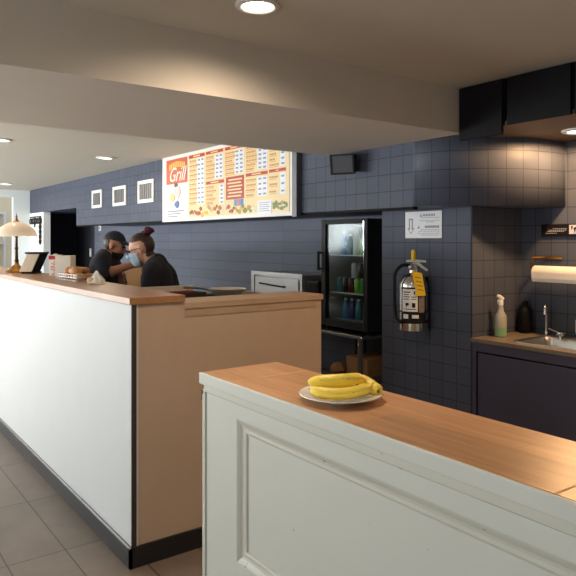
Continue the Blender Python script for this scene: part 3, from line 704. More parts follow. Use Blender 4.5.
bm_.loft([[p for p in pts0] + [p + dz for p in pts0[::-1]], [p for p in pts1] + [p + dz for p in pts1[::-1]]])
bm_.build('brim', M['cap'], cp, smooth=True)
for s in (1, -1): MB().ball(MH(0.084, s * 0.031, 0.006), (0.010, 0.013, 0.009), rot=MR_).build('eye', M['eye'], mr_, smooth=True)
MB().tube([Vector((-0.055, 0.0, 1.475)) + Vector((0.064 * math.cos(a), 0.066 * math.sin(a), -0.022 * math.cos(a))) for a in [2 * math.pi * k / 28 for k in range(29)]], 0.012, 8).build('collar', M['shirt'], mr_, smooth=True)

# ------------------------------------------------------------------ kitchen equipment behind the counter
t = thing('prep_table', (2.66, 5.75, 0), 'steel prep table standing behind the two people', 'table')
MB().box(-0.27, 0.27, -1.0, 1.0, 0.88, 0.92).build('tabletop', M['steel'], t, bevel=0.004)
MB().box(-0.24, 0.24, -0.95, 0.95, 0.25, 0.27).build('shelf', M['steel_soft'], t)
for x in (-0.23, 0.23):
    for y in (-0.95, 0.95): MB().tube([(x, y, 0), (x, y, 0.88)], 0.02).build('leg', M['steel'], t, smooth=True)
t = thing('paper_bag', (2.55, 6.02, 0.92), 'brown paper bag standing between the two people', 'bag', rz=R(20))
MB().loft([[(-0.07, -0.11, 0), (0.07, -0.11, 0), (0.07, 0.11, 0), (-0.07, 0.11, 0)], [(-0.07, -0.11, 0.2), (0.065, -0.11, 0.2), (0.07, 0.11, 0.2), (-0.065, 0.11, 0.2)], [(-0.055, -0.112, 0.42), (0.06, -0.105, 0.44), (0.05, 0.112, 0.43), (-0.06, 0.106, 0.44)]], cap1=False).build('bag', M['kraft'], t)
t = thing('ingredient_rail', (1.64, 4.75, 0), 'steel ingredient stand peeking over the counter between the two people', 'stand')
MB().box(-0.05, 0.05, -0.3, 0.3, 1.20, 1.262).build('tray', M['steel'], t, bevel=0.004)
for y in (-0.27, 0.27): MB().box(-0.02, 0.02, y - 0.02, y + 0.02, 0, 1.20).build('leg', M['steel'], t)

# cooking range behind the end ledge
t = thing('cooking_range', (1.99, 3.64, 0), 'black topped cooking range just behind the plywood ledge', 'range')
MB().box(-0.38, 0.38, -0.36, 0.36, 0.1, 1.19).build('body', M['steel'], t, bevel=0.005)
for x in (-0.33, 0.33):
    for y in (-0.31, 0.31): MB().tube([(x, y, 0), (x, y, 0.1)], 0.025).build('leg', M['steel'], t)
MB().box(-0.37, 0.37, -0.35, 0.33, 1.19, 1.205).build('cooktop', M['iron'], t)
for cx in (-0.24, 0.0, 0.235):
    for cy in (-0.18, 0.14):
        g = MB()
        for k in range(-2, 3):
            g.box(cx + k * 0.045 - 0.005, cx + k * 0.045 + 0.005, cy - 0.13, cy + 0.13, 1.214, 1.230)
        g.box(cx - 0.11, cx + 0.11, cy - 0.13, cy - 0.12, 1.205, 1.229).box(cx - 0.11, cx + 0.11, cy + 0.12, cy + 0.13, 1.205, 1.229)
        g.build('grate', M['iron'], t)
        MB().lathe([(0.035, 1.205), (0.035, 1.212), (0.025, 1.2135)], (cx, cy, 0), 20).build('burner', M['iron'], t)
MB().box(-0.38, 0.10, 0.345, 0.36, 1.19, 1.288).build('backsplash', M['steel_light'], t)
t = thing('griddle_pan', (1.86, 3.70, 1.230), 'square black griddle pan on the range left of the frying pan', 'pan', rz=R(8))
MB().box(-0.12, 0.12, -0.10, 0.10, 0, 0.012, 0.003).build('plate', M['iron'], t)
w_ = MB()
for a in ((-0.12, -0.11, -0.1, 0.1), (0.11, 0.12, -0.1, 0.1), (-0.11, 0.11, -0.1, -0.09), (-0.11, 0.11, 0.09, 0.1)): w_.box(*a, 0.011, 0.038)
w_.build('rim', M['iron'], t)
MB().tube([(-0.11, -0.05, 0.036), (-0.14, -0.10, 0.05), (-0.02, -0.16, 0.052)], 0.008, 8).build('handle', M['dim_red'], t, smooth=True)
t = thing('frying_pan', (2.21, 3.72, 1.230), 'steel frying pan on the range behind the ledge', 'pan')
MB().lathe([(0.0, 0.0), (0.085, 0.0), (0.098, 0.008), (0.122, 0.042), (0.126, 0.045), (0.122, 0.046), (0.095, 0.012), (0.083, 0.005), (0.0, 0.005)], n=40, cap0=False, cap1=False).build('bowl', M['steel_light'], t, smooth=True)
MB().tube([(-0.10, 0.07, 0.035), (-0.15, 0.11, 0.05), (-0.24, 0.17, 0.055)], [0.008, 0.008, 0.011], 10).build('handle', M['steel'], t, smooth=True)

# warming drawers on the steel table along the kitchen wall
t = thing('steel_table', (3.70, 4.93, 0), 'steel work table under the drawer warmer', 'table')
MB().box(-0.30, 0.30, -0.58, 0.5, 0.81, 0.845).build('tabletop', M['steel'], t, bevel=0.003)
for x in (-0.27, 0.27):
    for y in (-0.54, 0.46): MB().tube([(x, y, 0), (x, y, 0.81)], 0.02).build('leg', M['grey_metal'], t)
t = thing('drawer_warmer', (3.45, 4.94, 0.845), 'stainless two drawer warmer on the steel table', 'warmer')
MB().box(0.02, 0.5, -0.42, 0.41, 0.0, 0.44).build('body', M['steel_soft'], t, bevel=0.006)
f_ = MB().box(0.0, 0.02, -0.42, 0.41, 0.415, 0.452).box(0.0, 0.02, 0.36, 0.41, 0.0, 0.415).box(0.0, 0.02, -0.42, -0.385, 0.0, 0.415).box(0.0, 0.02, -0.385, 0.36, 0.0, 0.02)
f_.build('front_frame', M['steel_soft'], t, bevel=0.002)
for z0, z1 in ((0.225, 0.40), (0.03, 0.21)):
    d = MB().box(-0.008, 0.016, -0.375, 0.33, z0, z1).build('drawer', M['white_plastic'] if False else M['steel_soft'], t, bevel=0.003)
    MB().tube([(-0.008, 0.22, z1 - 0.06), (-0.03, 0.215, z1 - 0.058), (-0.03, -0.17, z1 - 0.075), (-0.008, -0.18, z1 - 0.075)], 0.008, 8).build('handle', M['black'], d, smooth=True)
t = thing('side_box', (3.47, 4.41, 0.845), 'black box shaped appliance between the drawer warmer and the fridge', 'appliance')
MB().box(0.0, 0.42, -0.095, 0.095, 0.0, 0.40, 0.006).build('body', M['black'], t)
MB().box(-0.004, 0.001, -0.08, 0.08, 0.02, 0.38).build('front_panel', M['matt_black'], t)

# fridge table
t = thing('fridge_stand', (3.40, 3.95, 0), 'steel stand carrying the glass door fridge', 'stand')
MB().box(0.0, 0.58, -0.26, 0.34, 0.822, 0.845).build('tabletop', M['steel'], t, bevel=0.002)
for x in (0.03, 0.55):
    for y in (-0.21, 0.31): MB().tube([(x, y, 0), (x, y, 0.822)], 0.021).build('leg', M['grey_metal'], t, smooth=True)
MB().box(0.02, 0.56, -0.24, 0.33, 0.48, 0.50).build('shelf', M['grey_metal'], t)
t = thing('cardboard_box', (3.70, 3.86, 0.50), 'brown cardboard box on the shelf under the fridge', 'box')
MB().box(-0.17, 0.17, -0.09, 0.16, 0, 0.14).build('carton', M['kraft'], t)
t = thing('crumpled_bag', (3.49, 4.08, 0.50), 'crumpled brown bag on the shelf under the fridge', 'bag')
cb = MB(); rr_ = random.Random(3); rg = []
for r, z in ((0.05, 0), (0.065, 0.02), (0.06, 0.05), (0.035, 0.075), (0.012, 0.085)):
    rg.append([((r + rr_.uniform(-.012, .012)) * math.cos(2 * math.pi * k / 16), (r + rr_.uniform(-.012, .012)) * math.sin(2 * math.pi * k / 16), z) for k in range(16)])
cb.loft(rg).build('paper', M['kraft'], t, smooth=True, angle=25)

t = thing('drinks_fridge', (3.45, 3.965, 0.845), 'black upright glass door drinks fridge under the soffit', 'fridge')
hw, Hf = 0.285, 0.925
MB().box(0.05, 0.50, -hw, -hw + 0.03, 0.03, Hf).box(0.05, 0.50, hw - 0.03, hw, 0.03, Hf).box(0.48, 0.50, -hw + 0.03, hw - 0.03, 0.03, Hf).box(0.05, 0.48, -hw + 0.03, hw - 0.03, Hf - 0.03, Hf).box(0.05, 0.48, -hw + 0.03, hw - 0.03, 0.03, 0.09).build('cabinet', M['black'], t)
MB().box(0.478, 0.4795, -hw + 0.031, hw - 0.031, 0.092, Hf - 0.032).box(0.06, 0.478, -hw + 0.0305, -hw + 0.032, 0.092, Hf - 0.032).box(0.06, 0.478, hw - 0.032, hw - 0.0305, 0.092, Hf - 0.032).build('lining', M['lining'], t)
MB().box(0.07, 0.47, -hw + 0.033, hw - 0.033, 0.0905, 0.0925).build('lining', M['lining'], t)
dr = MB().box(0.0, 0.045, -hw, -hw + 0.045, 0.035, Hf).box(0.0, 0.045, hw - 0.055, hw, 0.035, Hf).box(0.0, 0.045, -hw + 0.045, hw - 0.055, Hf - 0.04, Hf).box(0.0, 0.045, -hw + 0.045, hw - 0.055, 0.035, 0.095).build('door', M['black'], t, bevel=0.003)
MB().box(0.015, 0.021, -hw + 0.04, hw - 0.05, 0.09, Hf - 0.035).build('pane', M['glass'], dr)
MB().box(-0.004, 0.0, -hw + 0.038, -hw + 0.044, 0.05, Hf - 0.02).build('chrome_strip', M['chrome'], dr)
MB().box(-0.045, -0.025, hw - 0.012, hw + 0.006, 0.50, 0.66, 0.004).box(-0.03, 0.0, hw - 0.01, hw + 0.004, 0.505, 0.52).box(-0.03, 0.0, hw - 0.01, hw + 0.004, 0.64, 0.655).build('handle', M['black'], dr)
for z in (0.632, 0.318):
    MB().box(0.07, 0.46, -hw + 0.036, hw - 0.036, z - 0.008, z).build('shelf', M['white_plastic'], t)
for x in (0.05, 0.45):
    for y in (-0.25, 0.25): MB().lathe([(0.018, 0), (0.018, 0.03)], (x, y, 0), 12).build('foot', M['black'], t)
fl = bpy.data.lights.new('fridge_light', 'AREA'); fl.shape = 'RECTANGLE'; fl.size = 0.2; fl.size_y = 0.16; fl.energy = 0.4; fl.color = (0.86, 0.95, 1.0)
fo = bpy.data.objects.new('fridge_light', fl); COL.objects.link(fo); fo.parent = t; fo.location = (0.25, 0, Hf - 0.04)

def drink(kind, x, y, z, col, label, h=None, r=None, capc=None):
    m = bpy.data.materials.get('drink_' + col[0]) or mat('drink_' + col[0], col[1], 0.3, var=0.05)
    t = thing(kind, (3.45 + x, 3.965 + y, 0.845 + z), label, 'bottle' if kind == 'drink_bottle' else 'can', 'drinks in the fridge')
    if kind == 'drink_can':
        h, r = h or 0.122, r or 0.031
        MB().lathe([(r * 0.8, 0), (r, 0.008), (r, h - 0.012), (r * 0.82, h)], n=20).build('body', m, t, smooth=True, angle=50)
        MB().lathe([(r * 0.82, h), (r * 0.82, h + 0.002), (r * 0.74, h + 0.001)], n=20).build('lid', M['steel_soft'], t)
    else:
        h, r = h or 0.19, r or 0.031
        MB().lathe([(r * 0.9, 0), (r, 0.01), (r, h * 0.58), (r * 0.8, h * 0.7), (r * 0.42, h * 0.86), (r * 0.42, h * 0.92)], n=20).build('body', m, t, smooth=True, angle=50)
        MB().lathe([(r * 0.48, h * 0.92), (r * 0.48, h)], n=16).build('cap', M['white_plastic'] if not capc else capc, t)
C_ = {'blue': srgb(70, 130, 190), 'pale': srgb(205, 205, 190), 'amber': srgb(206, 168, 70), 'lime': srgb(120, 170, 60), 'green': srgb(50, 140, 50), 'navy': srgb(40, 50, 120), 'maroon': srgb(96, 34, 44), 'silver': srgb(170, 172, 176), 'cola': srgb(40, 30, 34), 'teal': srgb(60, 120, 140)}
cc = lambda k: (k, C_[k])
zt, zm, zb = 0.632, 0.318, 0.0925
for y, c, lb, h in ((0.14, 'blue', 'blue bottle on the top fridge shelf', 0.19), (0.06, 'teal', 'teal bottle on the top fridge shelf', 0.17), (-0.02, 'pale', 'pale bottle with amber cap on the top fridge shelf', 0.23), (-0.10, 'lime', 'lime green bottle on the top fridge shelf', 0.16), (-0.18, 'amber', 'amber bottle at the right end of the top fridge shelf', 0.20)):
    drink('drink_bottle', 0.13, y, zt, cc(c), lb, h, capc=mat('amber_cap', srgb(210, 160, 50)) if c == 'pale' else None)
for y, c, lb in ((0.17, 'teal', 'teal can at the left end of the middle fridge shelf'), (0.10, 'cola', 'dark can on the middle fridge shelf'), (0.03, 'maroon', 'maroon can on the middle fridge shelf'), (-0.045, 'lime', 'lime can in the bottom row of the middle shelf'), (-0.115, 'green', 'green can in the bottom row of the middle shelf'), (-0.19, 'navy', 'navy blue can at the right end of the middle shelf')):
    drink('drink_can', 0.12, y, zm, cc(c), lb)
for y, c, lb in ((-0.01, 'silver', 'silver can stacked on another can in the fridge'), (-0.085, 'cola', 'black can stacked on another can in the fridge'), (-0.18, 'lime', 'bright green can stacked at the right in the fridge')):
    drink('drink_can', 0.12, y, zm + 0.125, cc(c), lb)
for y, c, lb in ((0.15, 'blue', 'blue bottle at the left of the lowest fridge shelf'), (0.07, 'navy', 'dark blue bottle on the lowest fridge shelf'), (-0.01, 'teal', 'teal bottle on the lowest fridge shelf')):
    drink('drink_bottle', 0.16, y, zb, cc(c), lb, 0.17)

# ------------------------------------------------------------------ on the tiled soffit and walls
def vent(y0, y1, z0, z1, label):
    t = thing('wall_vent', (XS, (y0 + y1) / 2, (z0 + z1) / 2), label, 'vent', 'white vents on the soffit'); a, b = (y1 - y0) / 2, (z1 - z0) / 2
    w = 0.042
    MB().box(-0.016, 0, -a, a, b - w, b).box(-0.016, 0, -a, a, -b, -b + w).box(-0.016, 0, -a, -a + w, -b + w, b - w).box(-0.016, 0, a - w, a, -b + w, b - w).build('frame', M['white_plastic'], t, bevel=0.003)
    MB().box(-0.003, -0.001, -a + w, a - w, -b + w, b - w).build('backing', M['vent_grey'], t)
    n = 7; s = (a - w) * 2 / n
    for k in range(n):
        yy = -a + w + (k + 0.5) * s
        MB().prism([(-0.013, yy - s * 0.12), (-0.004, yy + s * 0.18), (-0.003, yy + s * 0.12), (-0.012, yy - s * 0.2)], 'Z', -b + w, b - w).build('slat', M['vent_slat'], t)
vent(8.66, 9.06, 2.05, 2.30, 'leftmost white framed vent on the blue soffit')
vent(7.80, 8.25, 2.045, 2.30, 'middle white framed vent on the blue soffit')
vent(6.96, 7.42, 2.045, 2.315, 'white framed vent nearest the menu board')

# menu board
Y0, Y1, Z0, Z1 = 6.645, 4.196, 1.80, 2.512; XF = 3.10
t = thing('menu_board', (XF, (Y0 + Y1) / 2, Z0), 'wide illuminated looking menu board with red headings on the soffit', 'menu board')
t['label'] = 'wide white and yellow menu board with red headings on the soffit'
bw, bh = Y0 - Y1, Z1 - Z0
U = lambda u: bw / 2 - u * bw
V = lambda v: v * bh
MB().box(0.004, 0.046, -bw / 2, bw / 2, 0, bh).build('panel', M['white_plastic'], t)
MB().box(0.0, 0.048, -bw / 2 - 0.06, -bw / 2, -0.01, bh).build('end_cap', M['grey_metal'], t)
menu_y = mat('menu_yellow', srgb(232, 208, 152), 0.4, var=0.05, scale=4); menu_red = mat('menu_red', srgb(182, 42, 36), 0.4)
menu_or = mat('menu_orange', srgb(206, 92, 48), 0.4, var=0.14, scale=8); menu_tx = mat('menu_text', srgb(204, 142, 86), 0.5)
menu_pr = mat('menu_price', srgb(132, 138, 160), 0.5); menu_wh = mat('menu_white', srgb(244, 240, 232), 0.4); menu_gold = mat('menu_gold', srgb(238, 196, 90), 0.4)
menu_pale = mat('menu_pale_blue', srgb(226, 228, 236), 0.4)
def card(mb, u0, u1, v0, v1, lift=0.0): return mb.box(-lift, 0.0045, U(u1), U(u0), V(v0), V(v1))
card(MB(), 0.26, 0.985, 0.05, 0.955, 0.0).build('yellow_field', menu_y, t)
card(MB(), 0.045, 0.246, 0.572, 0.946, 0.001).build('logo_field', menu_or, t)
text_on_wall('lettering', 'Grill', 0.215, U(0.148), V(0.70), -0.002, menu_wh, t, shear=0.4)
ar = MB()
for k in range(9):      # arched row of orange letters, too blurred to read
    u = 0.075 + k * 0.0175; v = 0.845 + 0.03 * math.sin(math.pi * k / 8)
    card(ar, u, u + 0.012, v - 0.055, v + 0.03, 0.002)
ar.build('lettering', menu_gold, t)
br_ = random.Random(5)
for nm_, c_, u_, v_, w_, h_ in (('grey', (198, 194, 190), 0.155, 0.44, 0.030, 0.10), ('yellow', (226, 200, 110), 0.105, 0.36, 0.022, 0.07), ('blue', (84, 116, 170), 0.150, 0.26, 0.024, 0.055), ('dark', (90, 74, 70), 0.140, 0.55, 0.018, 0.04)):
    pts = [(w_ * bw * br_.uniform(0.75, 1.1) * math.cos(q), h_ * bh * br_.uniform(0.75, 1.1) * math.sin(q)) for q in [2 * math.pi * k / 13 for k in range(13)]]
    MB().prism([(U(u_) + x, V(v_) + y) for x, y in pts], 'X', -0.0014, 0.003).build('picture', mat('menu_picture_' + nm_, srgb(*c_), 0.5, var=0.3, scale=24), t)
tx = MB()
for r in range(3): card(tx, 0.06, 0.21 - 0.03 * r, 0.15 - 0.04 * r, 0.163 - 0.04 * r, 0.001)
tx.build('lettering', menu_pr, t)
for (u0, u1, v0, v1) in ((0.265, 0.402, 0.90, 0.945), (0.413, 0.55, 0.905, 0.945), (0.564, 0.70, 0.905, 0.945), (0.715, 0.856, 0.91, 0.945), (0.866, 0.966, 0.91, 0.945), (0.413, 0.557, 0.487, 0.53), (0.572, 0.702, 0.25, 0.548), (0.715, 0.856, 0.517, 0.556), (0.866, 0.966, 0.524, 0.560)):
    card(MB(), u0, u1, v0, v1, 0.0015).build('red_heading', menu_red, t)
    k = MB()
    if v1 - v0 > 0.1:
        for i in range(6): card(k, u0 + 0.012 + 0.008 * (i % 2), u1 - 0.012 - 0.008 * ((i + 1) % 2), v0 + 0.03 + i * 0.043, v0 + 0.05 + i * 0.043, 0.0025)
    else:
        card(k, u0 + 0.04, u1 - 0.04, v0 + 0.013, v1 - 0.013, 0.0025)
    k.build('lettering', menu_y, t)
def column(u0, u1, v0, v1, n, pr):
    tx, pc, bg = MB(), MB(), MB(); w = u1 - u0
    for i in range(n):
        v = v1 - (i + 0.5) * (v1 - v0) / n; ln = rnd.uniform(0.34, 0.52) * w; u = u0
        while u < u0 + ln:
            d = rnd.uniform(0.008, 0.02); card(tx, u, u + d, v - 0.010, v + 0.012, 0.0014); u += d + 0.003
        card(tx, u0, u0 + ln * 1.05, v - 0.028, v - 0.021, 0.0014)
        for q in range(pr):
            pu = u1 - 0.014 - q * 0.03; card(pc, pu - 0.011, pu + 0.006, v - 0.010, v + 0.012, 0.0022)
    card(bg, u1 - 0.03 * pr - 0.004, u1, v0 + 0.005, v1 - 0.005, 0.001)
    bg.build('price_column', menu_pale, t); tx.build('lettering', menu_tx, t); pc.build('lettering', menu_pr, t)
column(0.27, 0.40, 0.22, 0.89, 10, 2); column(0.415, 0.55, 0.55, 0.89, 6, 2); column(0.566, 0.70, 0.57, 0.89, 6, 2); column(0.717, 0.855, 0.58, 0.90, 6, 2)
column(0.868, 0.965, 0.58, 0.90, 5, 1); column(0.415, 0.555, 0.20, 0.475, 5, 1); column(0.717, 0.855, 0.25, 0.50, 4, 2); column(0.868, 0.965, 0.25, 0.51, 3, 1)
food_cols = [(176, 96, 44), (190, 66, 46), (150, 70, 52), (216, 172, 66), (226, 196, 112), (178, 88, 58), (190, 146, 108), (186, 150, 62), (122, 132, 60), (156, 160, 110), (120, 142, 88), (232, 214, 180)]
fm = [mat('menu_food_%d' % i, srgb(*c), 0.5, var=0.45, scale=34) for i, c in enumerate(food_cols)]
fr_ = random.Random(11); pal = [(0, 2, 6), (1, 2, 1), (3, 4, 3), (4, 3, 6), (5, 2, 0), (6, 11, 5), (5, 6, 1), (7, 3, 8), (8, 10, 7), (10, 9, 11)]
for i in range(40):
    u = 0.278 + 0.508 * i / 39; v = 0.075 + fr_.uniform(0.0, 0.085) + (0.03 if i % 5 == 2 else 0); r = fr_.uniform(0.011, 0.024)
    m = fm[fr_.choice(pal[min(9, int(i / 4))])]
    pts = [(r * bw * 0.62 * fr_.uniform(0.7, 1.15) * math.cos(q), r * bw * 0.46 * fr_.uniform(0.7, 1.15) * math.sin(q)) for q in [2 * math.pi * k / 11 for k in range(11)]]
    MB().prism([(U(u) + x, V(v) + y) for x, y in pts], 'X', -0.0008 - 0.00004 * i, 0.003).build('food_picture', m, t)
for i in range(14):
    u = 0.895 + 0.075 * (i % 7) / 6; v = 0.09 + 0.05 * (i // 7) + fr_.uniform(0, 0.03); r = fr_.uniform(0.010, 0.02)
    pts = [(r * bw * 0.62 * fr_.uniform(0.6, 1.2) * math.cos(q), r * bw * 0.46 * fr_.uniform(0.6, 1.2) * math.sin(q)) for q in [2 * math.pi * k / 9 for k in range(9)]]
    MB().prism([(U(u) + x, V(v) + y) for x, y in pts], 'X', -0.0008 - 0.00004 * i, 0.003).build('food_picture', fm[fr_.choice((8, 9, 10, 10))], t)
for u, c in ((0.632, (90, 160, 190)), (0.655, (200, 120, 150)), (0.678, (90, 130, 200))):
    card(MB(), u, u + 0.02, 0.16, 0.245, 0.002).build('drink_picture', mat('menu_drink_%d' % int(u * 1000), srgb(*c), 0.5), t)
k = card(MB(), 0.795, 0.882, 0.045, 0.20, 0.003).build('notice_sheet', menu_pale, t)
k = MB()
for i in range(5): card(k, 0.803, 0.872 - 0.01 * (i % 2), 0.07 + i * 0.025, 0.077 + i * 0.025, 0.0035)
k.build('lettering', menu_pr, t)

# speaker
t = thing('wall_speaker', (XS, 3.55, 2.166), 'black loudspeaker with grey grille tilted down on soffit bracket', 'loudspeaker')
tilt = (0, R(-9), R(27))
hb = MB().loft([[(-0.150, -0.100, -0.082), (-0.150, 0.100, -0.082), (-0.150, 0.100, 0.080), (-0.150, -0.100, 0.080)], [(-0.045, -0.075, -0.065), (-0.045, 0.075, -0.065), (-0.045, 0.075, 0.070), (-0.045, -0.075, 0.070)]]).build('housing', M['black'], t, bevel=0.005)
gr_ = MB().box(-0.156, -0.151, -0.086, 0.086, -0.067, 0.066).build('grille', M['speaker_cloth'], t, bevel=0.002)
rm_ = MB().box(-0.160, -0.1505, -0.100, -0.086, -0.082, 0.080).box(-0.160, -0.1505, 0.086, 0.100, -0.082, 0.080).box(-0.160, -0.1505, -0.086, 0.086, 0.066, 0.080).box(-0.160, -0.1505, -0.086, 0.086, -0.082, -0.067).build('front_rim', M['black'], t)
for o in (hb, gr_, rm_): o.rotation_euler = tilt; o.scale = (0.95, 0.92, 0.90)
MB().box(-0.008, 0.0, -0.04, 0.04, -0.05, 0.04).tube([(-0.006, 0, 0), (-0.06, -0.025, 0.0)], 0.014, 10).build('bracket', M['black'], t)

# notice above the extinguisher
t = thing('notice_sign', (XE, 3.071, 1.707), 'white notice sign with down arrow above the fire extinguisher', 'sign')
sw, shh = 0.168, 0.094
MB().box(-0.003, 0, -sw, sw, -shh, shh).build('board', mat('sign_white', srgb(214, 216, 220), 0.5, var=0.03), t, bevel=0.001)
ink = mat('sign_ink', srgb(120, 124, 136), 0.5); ink2 = mat('sign_grey_ink', srgb(160, 163, 172), 0.5)
a_ = MB()   # outlined arrow pointing down
for p in ([(0.132, 0.045), (0.095, 0.045), (0.095, 0.036), (0.132, 0.036)], [(0.132, 0.036), (0.122, 0.036), (0.122, -0.028), (0.132, -0.028)], [(0.105, 0.036), (0.095, 0.036), (0.095, -0.028), (0.105, -0.028)], [(0.147, -0.024), (0.122, -0.024), (0.122, -0.034), (0.136, -0.034), (0.1135, -0.055), (0.091, -0.034), (0.105, -0.034), (0.105, -0.024), (0.080, -0.024), (0.1135, -0.064)]):
    a_.prism(p, 'X', -0.0042, -0.002)
a_.build('arrow', ink, t)
hd_ = MB()
for n_, y_, z_ in ((8, 0.002, 0.066), (11, -0.018, -0.015)):
    for k in range(n_):
        w_ = 0.0125; yy = y_ - k * 0.0145 * (1 if n_ == 8 else 0.82)
        hd_.box(-0.0042, -0.002, yy - w_ * 0.72, yy, z_ - 0.008, z_ + 0.008)
hd_.build('lettering', ink, t)
tri = MB()
tri.prism([(0.030, 0.056), (0.008, 0.056), (0.019, 0.076)], 'X', -0.0042, -0.002); tri.prism([(0.050, -0.026), (0.028, -0.026), (0.039, -0.006)], 'X', -0.0042, -0.002)
tri.build('warning_triangle', ink, t)
ln = MB()
for z, a, b in ((0.048, 0.02, -0.148), (0.028, 0.03, -0.148), (0.018, -0.03, -0.10), (-0.034, 0.02, -0.15), (-0.046, 0.04, -0.15), (-0.060, 0.05, -0.15), (-0.073, 0.02, -0.14)):
    y = a
    while y > b:
        d = rnd.uniform(0.008, 0.02); ln.box(-0.0038, -0.002, max(b, y - d), y, z - 0.003, z + 0.003); y -= d + 0.004
ln.build('lettering', ink2, t)

# fire extinguisher
t = thing('fire_extinguisher', (3.30, 3.06, 0.978), 'silver fire extinguisher with black hose and yellow tag on the wall', 'fire extinguisher'); t.scale = (1.10, 1.10, 1.11)
r = 0.089
MB().lathe([(0, 0.004), (r * 0.82, 0.004), (r * 0.9, 0), (r, 0.006), (r, 0.272), (r * 0.97, 0.292), (r * 0.82, 0.325), (r * 0.52, 0.350), (r * 0.30, 0.358), (r * 0.28, 0.372)], n=48, cap0=False).build('cylinder', M['chrome'], t, smooth=True, angle=50)
MB().lathe([(r + 0.001, 0.118), (r + 0.001, 0.122), (r + 0.0012, 0.128)], n=48, cap0=False, cap1=False).build('rim_band', M['black'], t)
def wrap(a0, a1, z0, z1, rad, n=16):
    m = MB(); o1 = [(rad * math.cos(a0 + (a1 - a0) * k / n), rad * math.sin(a0 + (a1 - a0) * k / n)) for k in range(n + 1)]
    o2 = [(rad * 0.985 / 1.0 * math.cos(a0 + (a1 - a0) * k / n), rad * 0.985 * math.sin(a0 + (a1 - a0) * k / n)) for k in range(n + 1)]
    return m.prism(o1 + o2[::-1], 'Z', z0, z1)
cdir = math.atan2(-3.065, -3.31)
wrap(cdir - 0.95, cdir + 0.95, 0.07, 0.272, r + 0.0018).build('label_band', M['black'], t, smooth=True)
wrap(cdir - 0.80, cdir + 0.28, 0.125, 0.262, r + 0.0034).build('label_sheet', M['white_plastic'], t, smooth=True)
wrap(cdir + 0.36, cdir + 0.80, 0.12, 0.255, r + 0.0034).build('label_sheet', mat('label_grey_brown', srgb(120, 112, 106), 0.4, var=0.3, scale=90), t, smooth=True)
g = MB()
def mark(a0, a1, z0, z1): 
    n = 4; rad = r + 0.0042
    pts = [(rad * math.cos(a0 + (a1 - a0) * k / n), rad * math.sin(a0 + (a1 - a0) * k / n)) for k in range(n + 1)]
    pin = [(0.985 * x, 0.985 * y) for x, y in pts]
    g.prism(pts + pin[::-1], 'Z', z0, z1)
for (a0, a1, z0, z1) in ((-0.55, -0.32, 0.162, 0.178), (-0.52, -0.47, 0.15, 0.162), (-0.1, 0.12, 0.150, 0.178), (0.02, 0.1, 0.23, 0.25), (-0.7, -0.2, 0.240, 0.246), (-0.7, -0.3, 0.226, 0.231), (-0.7, -0.25, 0.212, 0.217), (-0.7, -0.3, 0.198, 0.203), (-0.15, 0.2, 0.212, 0.216), (-0.15, 0.2, 0.198, 0.202), (-0.7, 0.2, 0.137, 0.141)): mark(cdir + a0, cdir + a1, z0, z1)
g.build('label_print', M['black'], t)
for (a0, a1, z0, z1) in ((-0.72, -0.35, 0.082, 0.108), (-0.1, 0.35, 0.085, 0.106)):
    g = MB(); mark(cdir + a0, cdir + a1, z0, z1); g.build('label_patch', M['white_plastic'], t)
MB().lathe([(r + 0.003, 0.052), (r + 0.004, 0.058), (r + 0.004, 0.066), (r + 0.003, 0.071)], n=40, cap0=False, cap1=False).build('strap', M['black'], t, smooth=True)
MB().box(0.07, 0.099, -0.03, 0.03, 0.03, 0.33).build('wall_bracket', M['black'], t)
MB().lathe([(0.022, 0.365), (0.024, 0.375), (0.024, 0.405), (0.016, 0.415)], n=20).build('valve', M['steel'], t, smooth=True)
ML = lambda a, b, c: tuple(sx * a + qx * b + Vector((0, 0, c)))
MB().tube([ML(-0.005, 0, 0.41), ML(0.03, -0.005, 0.412), ML(0.085, -0.01, 0.372)], [0.011, 0.010, 0.008], 8).build('carry_handle', M['white_plastic'], t, smooth=True)
MB().tube([ML(-0.045, 0, 0.43), ML(0.01, -0.004, 0.432), ML(0.075, -0.008, 0.428)], [0.006, 0.009, 0.007], 8).build('squeeze_lever', M['white_plastic'], t, smooth=True)
MB().lathe([(0.014, 0.43), (0.014, 0.49), (0.009, 0.50)], n=14).build('pull_pin', M['yellow_tag'], t, smooth=True)
gg = MB(); gg.ball(ML(-0.022, -0.03, 0.392), (0.017, 0.017, 0.017)); gg.build('gauge', M['steel'], t, smooth=True)
hp = [ML(-0.02, 0.0, 0.40), ML(-0.07, -0.01, 0.405), ML(-0.115, -0.02, 0.36), ML(-0.122, -0.02, 0.28), ML(-0.120, -0.02, 0.16), ML(-0.112, -0.03, 0.085), ML(-0.085, -0.06, 0.055)]
cur = []
for i in range(len(hp) - 1):
    p0, p1, p2, p3 = (Vector(hp[max(i - 1, 0)]), Vector(hp[i]), Vector(hp[i + 1]), Vector(hp[min(i + 2, len(hp) - 1)]))
    for k in range(6):
        u = k / 6; cur.append(0.5 * ((2 * p1) + (p2 - p0) * u + (2 * p0 - 5 * p1 + 4 * p2 - p3) * u * u + (3 * p1 - p0 - 3 * p2 + p3) * u ** 3))
cur.append(Vector(hp[-1])); hs = MB().tube(cur, 0.0105, 10).build('hose', M['black'], t, smooth=True)
tg = MB()
q0, q1, q2, q3 = [Vector(ML(a, -0.099, b)) for a, b in ((-0.03, 0.372), (0.032, 0.36), (0.055, 0.225), (0.000, 0.222))]
dd = qx * 0.002
tg.loft([[q0, q1, q2, q3], [q0 + dd, q1 + dd, q2 + dd, q3 + dd]]); tag_o = tg.build('inspection_tag', M['yellow_tag'], t)
tgp = MB()
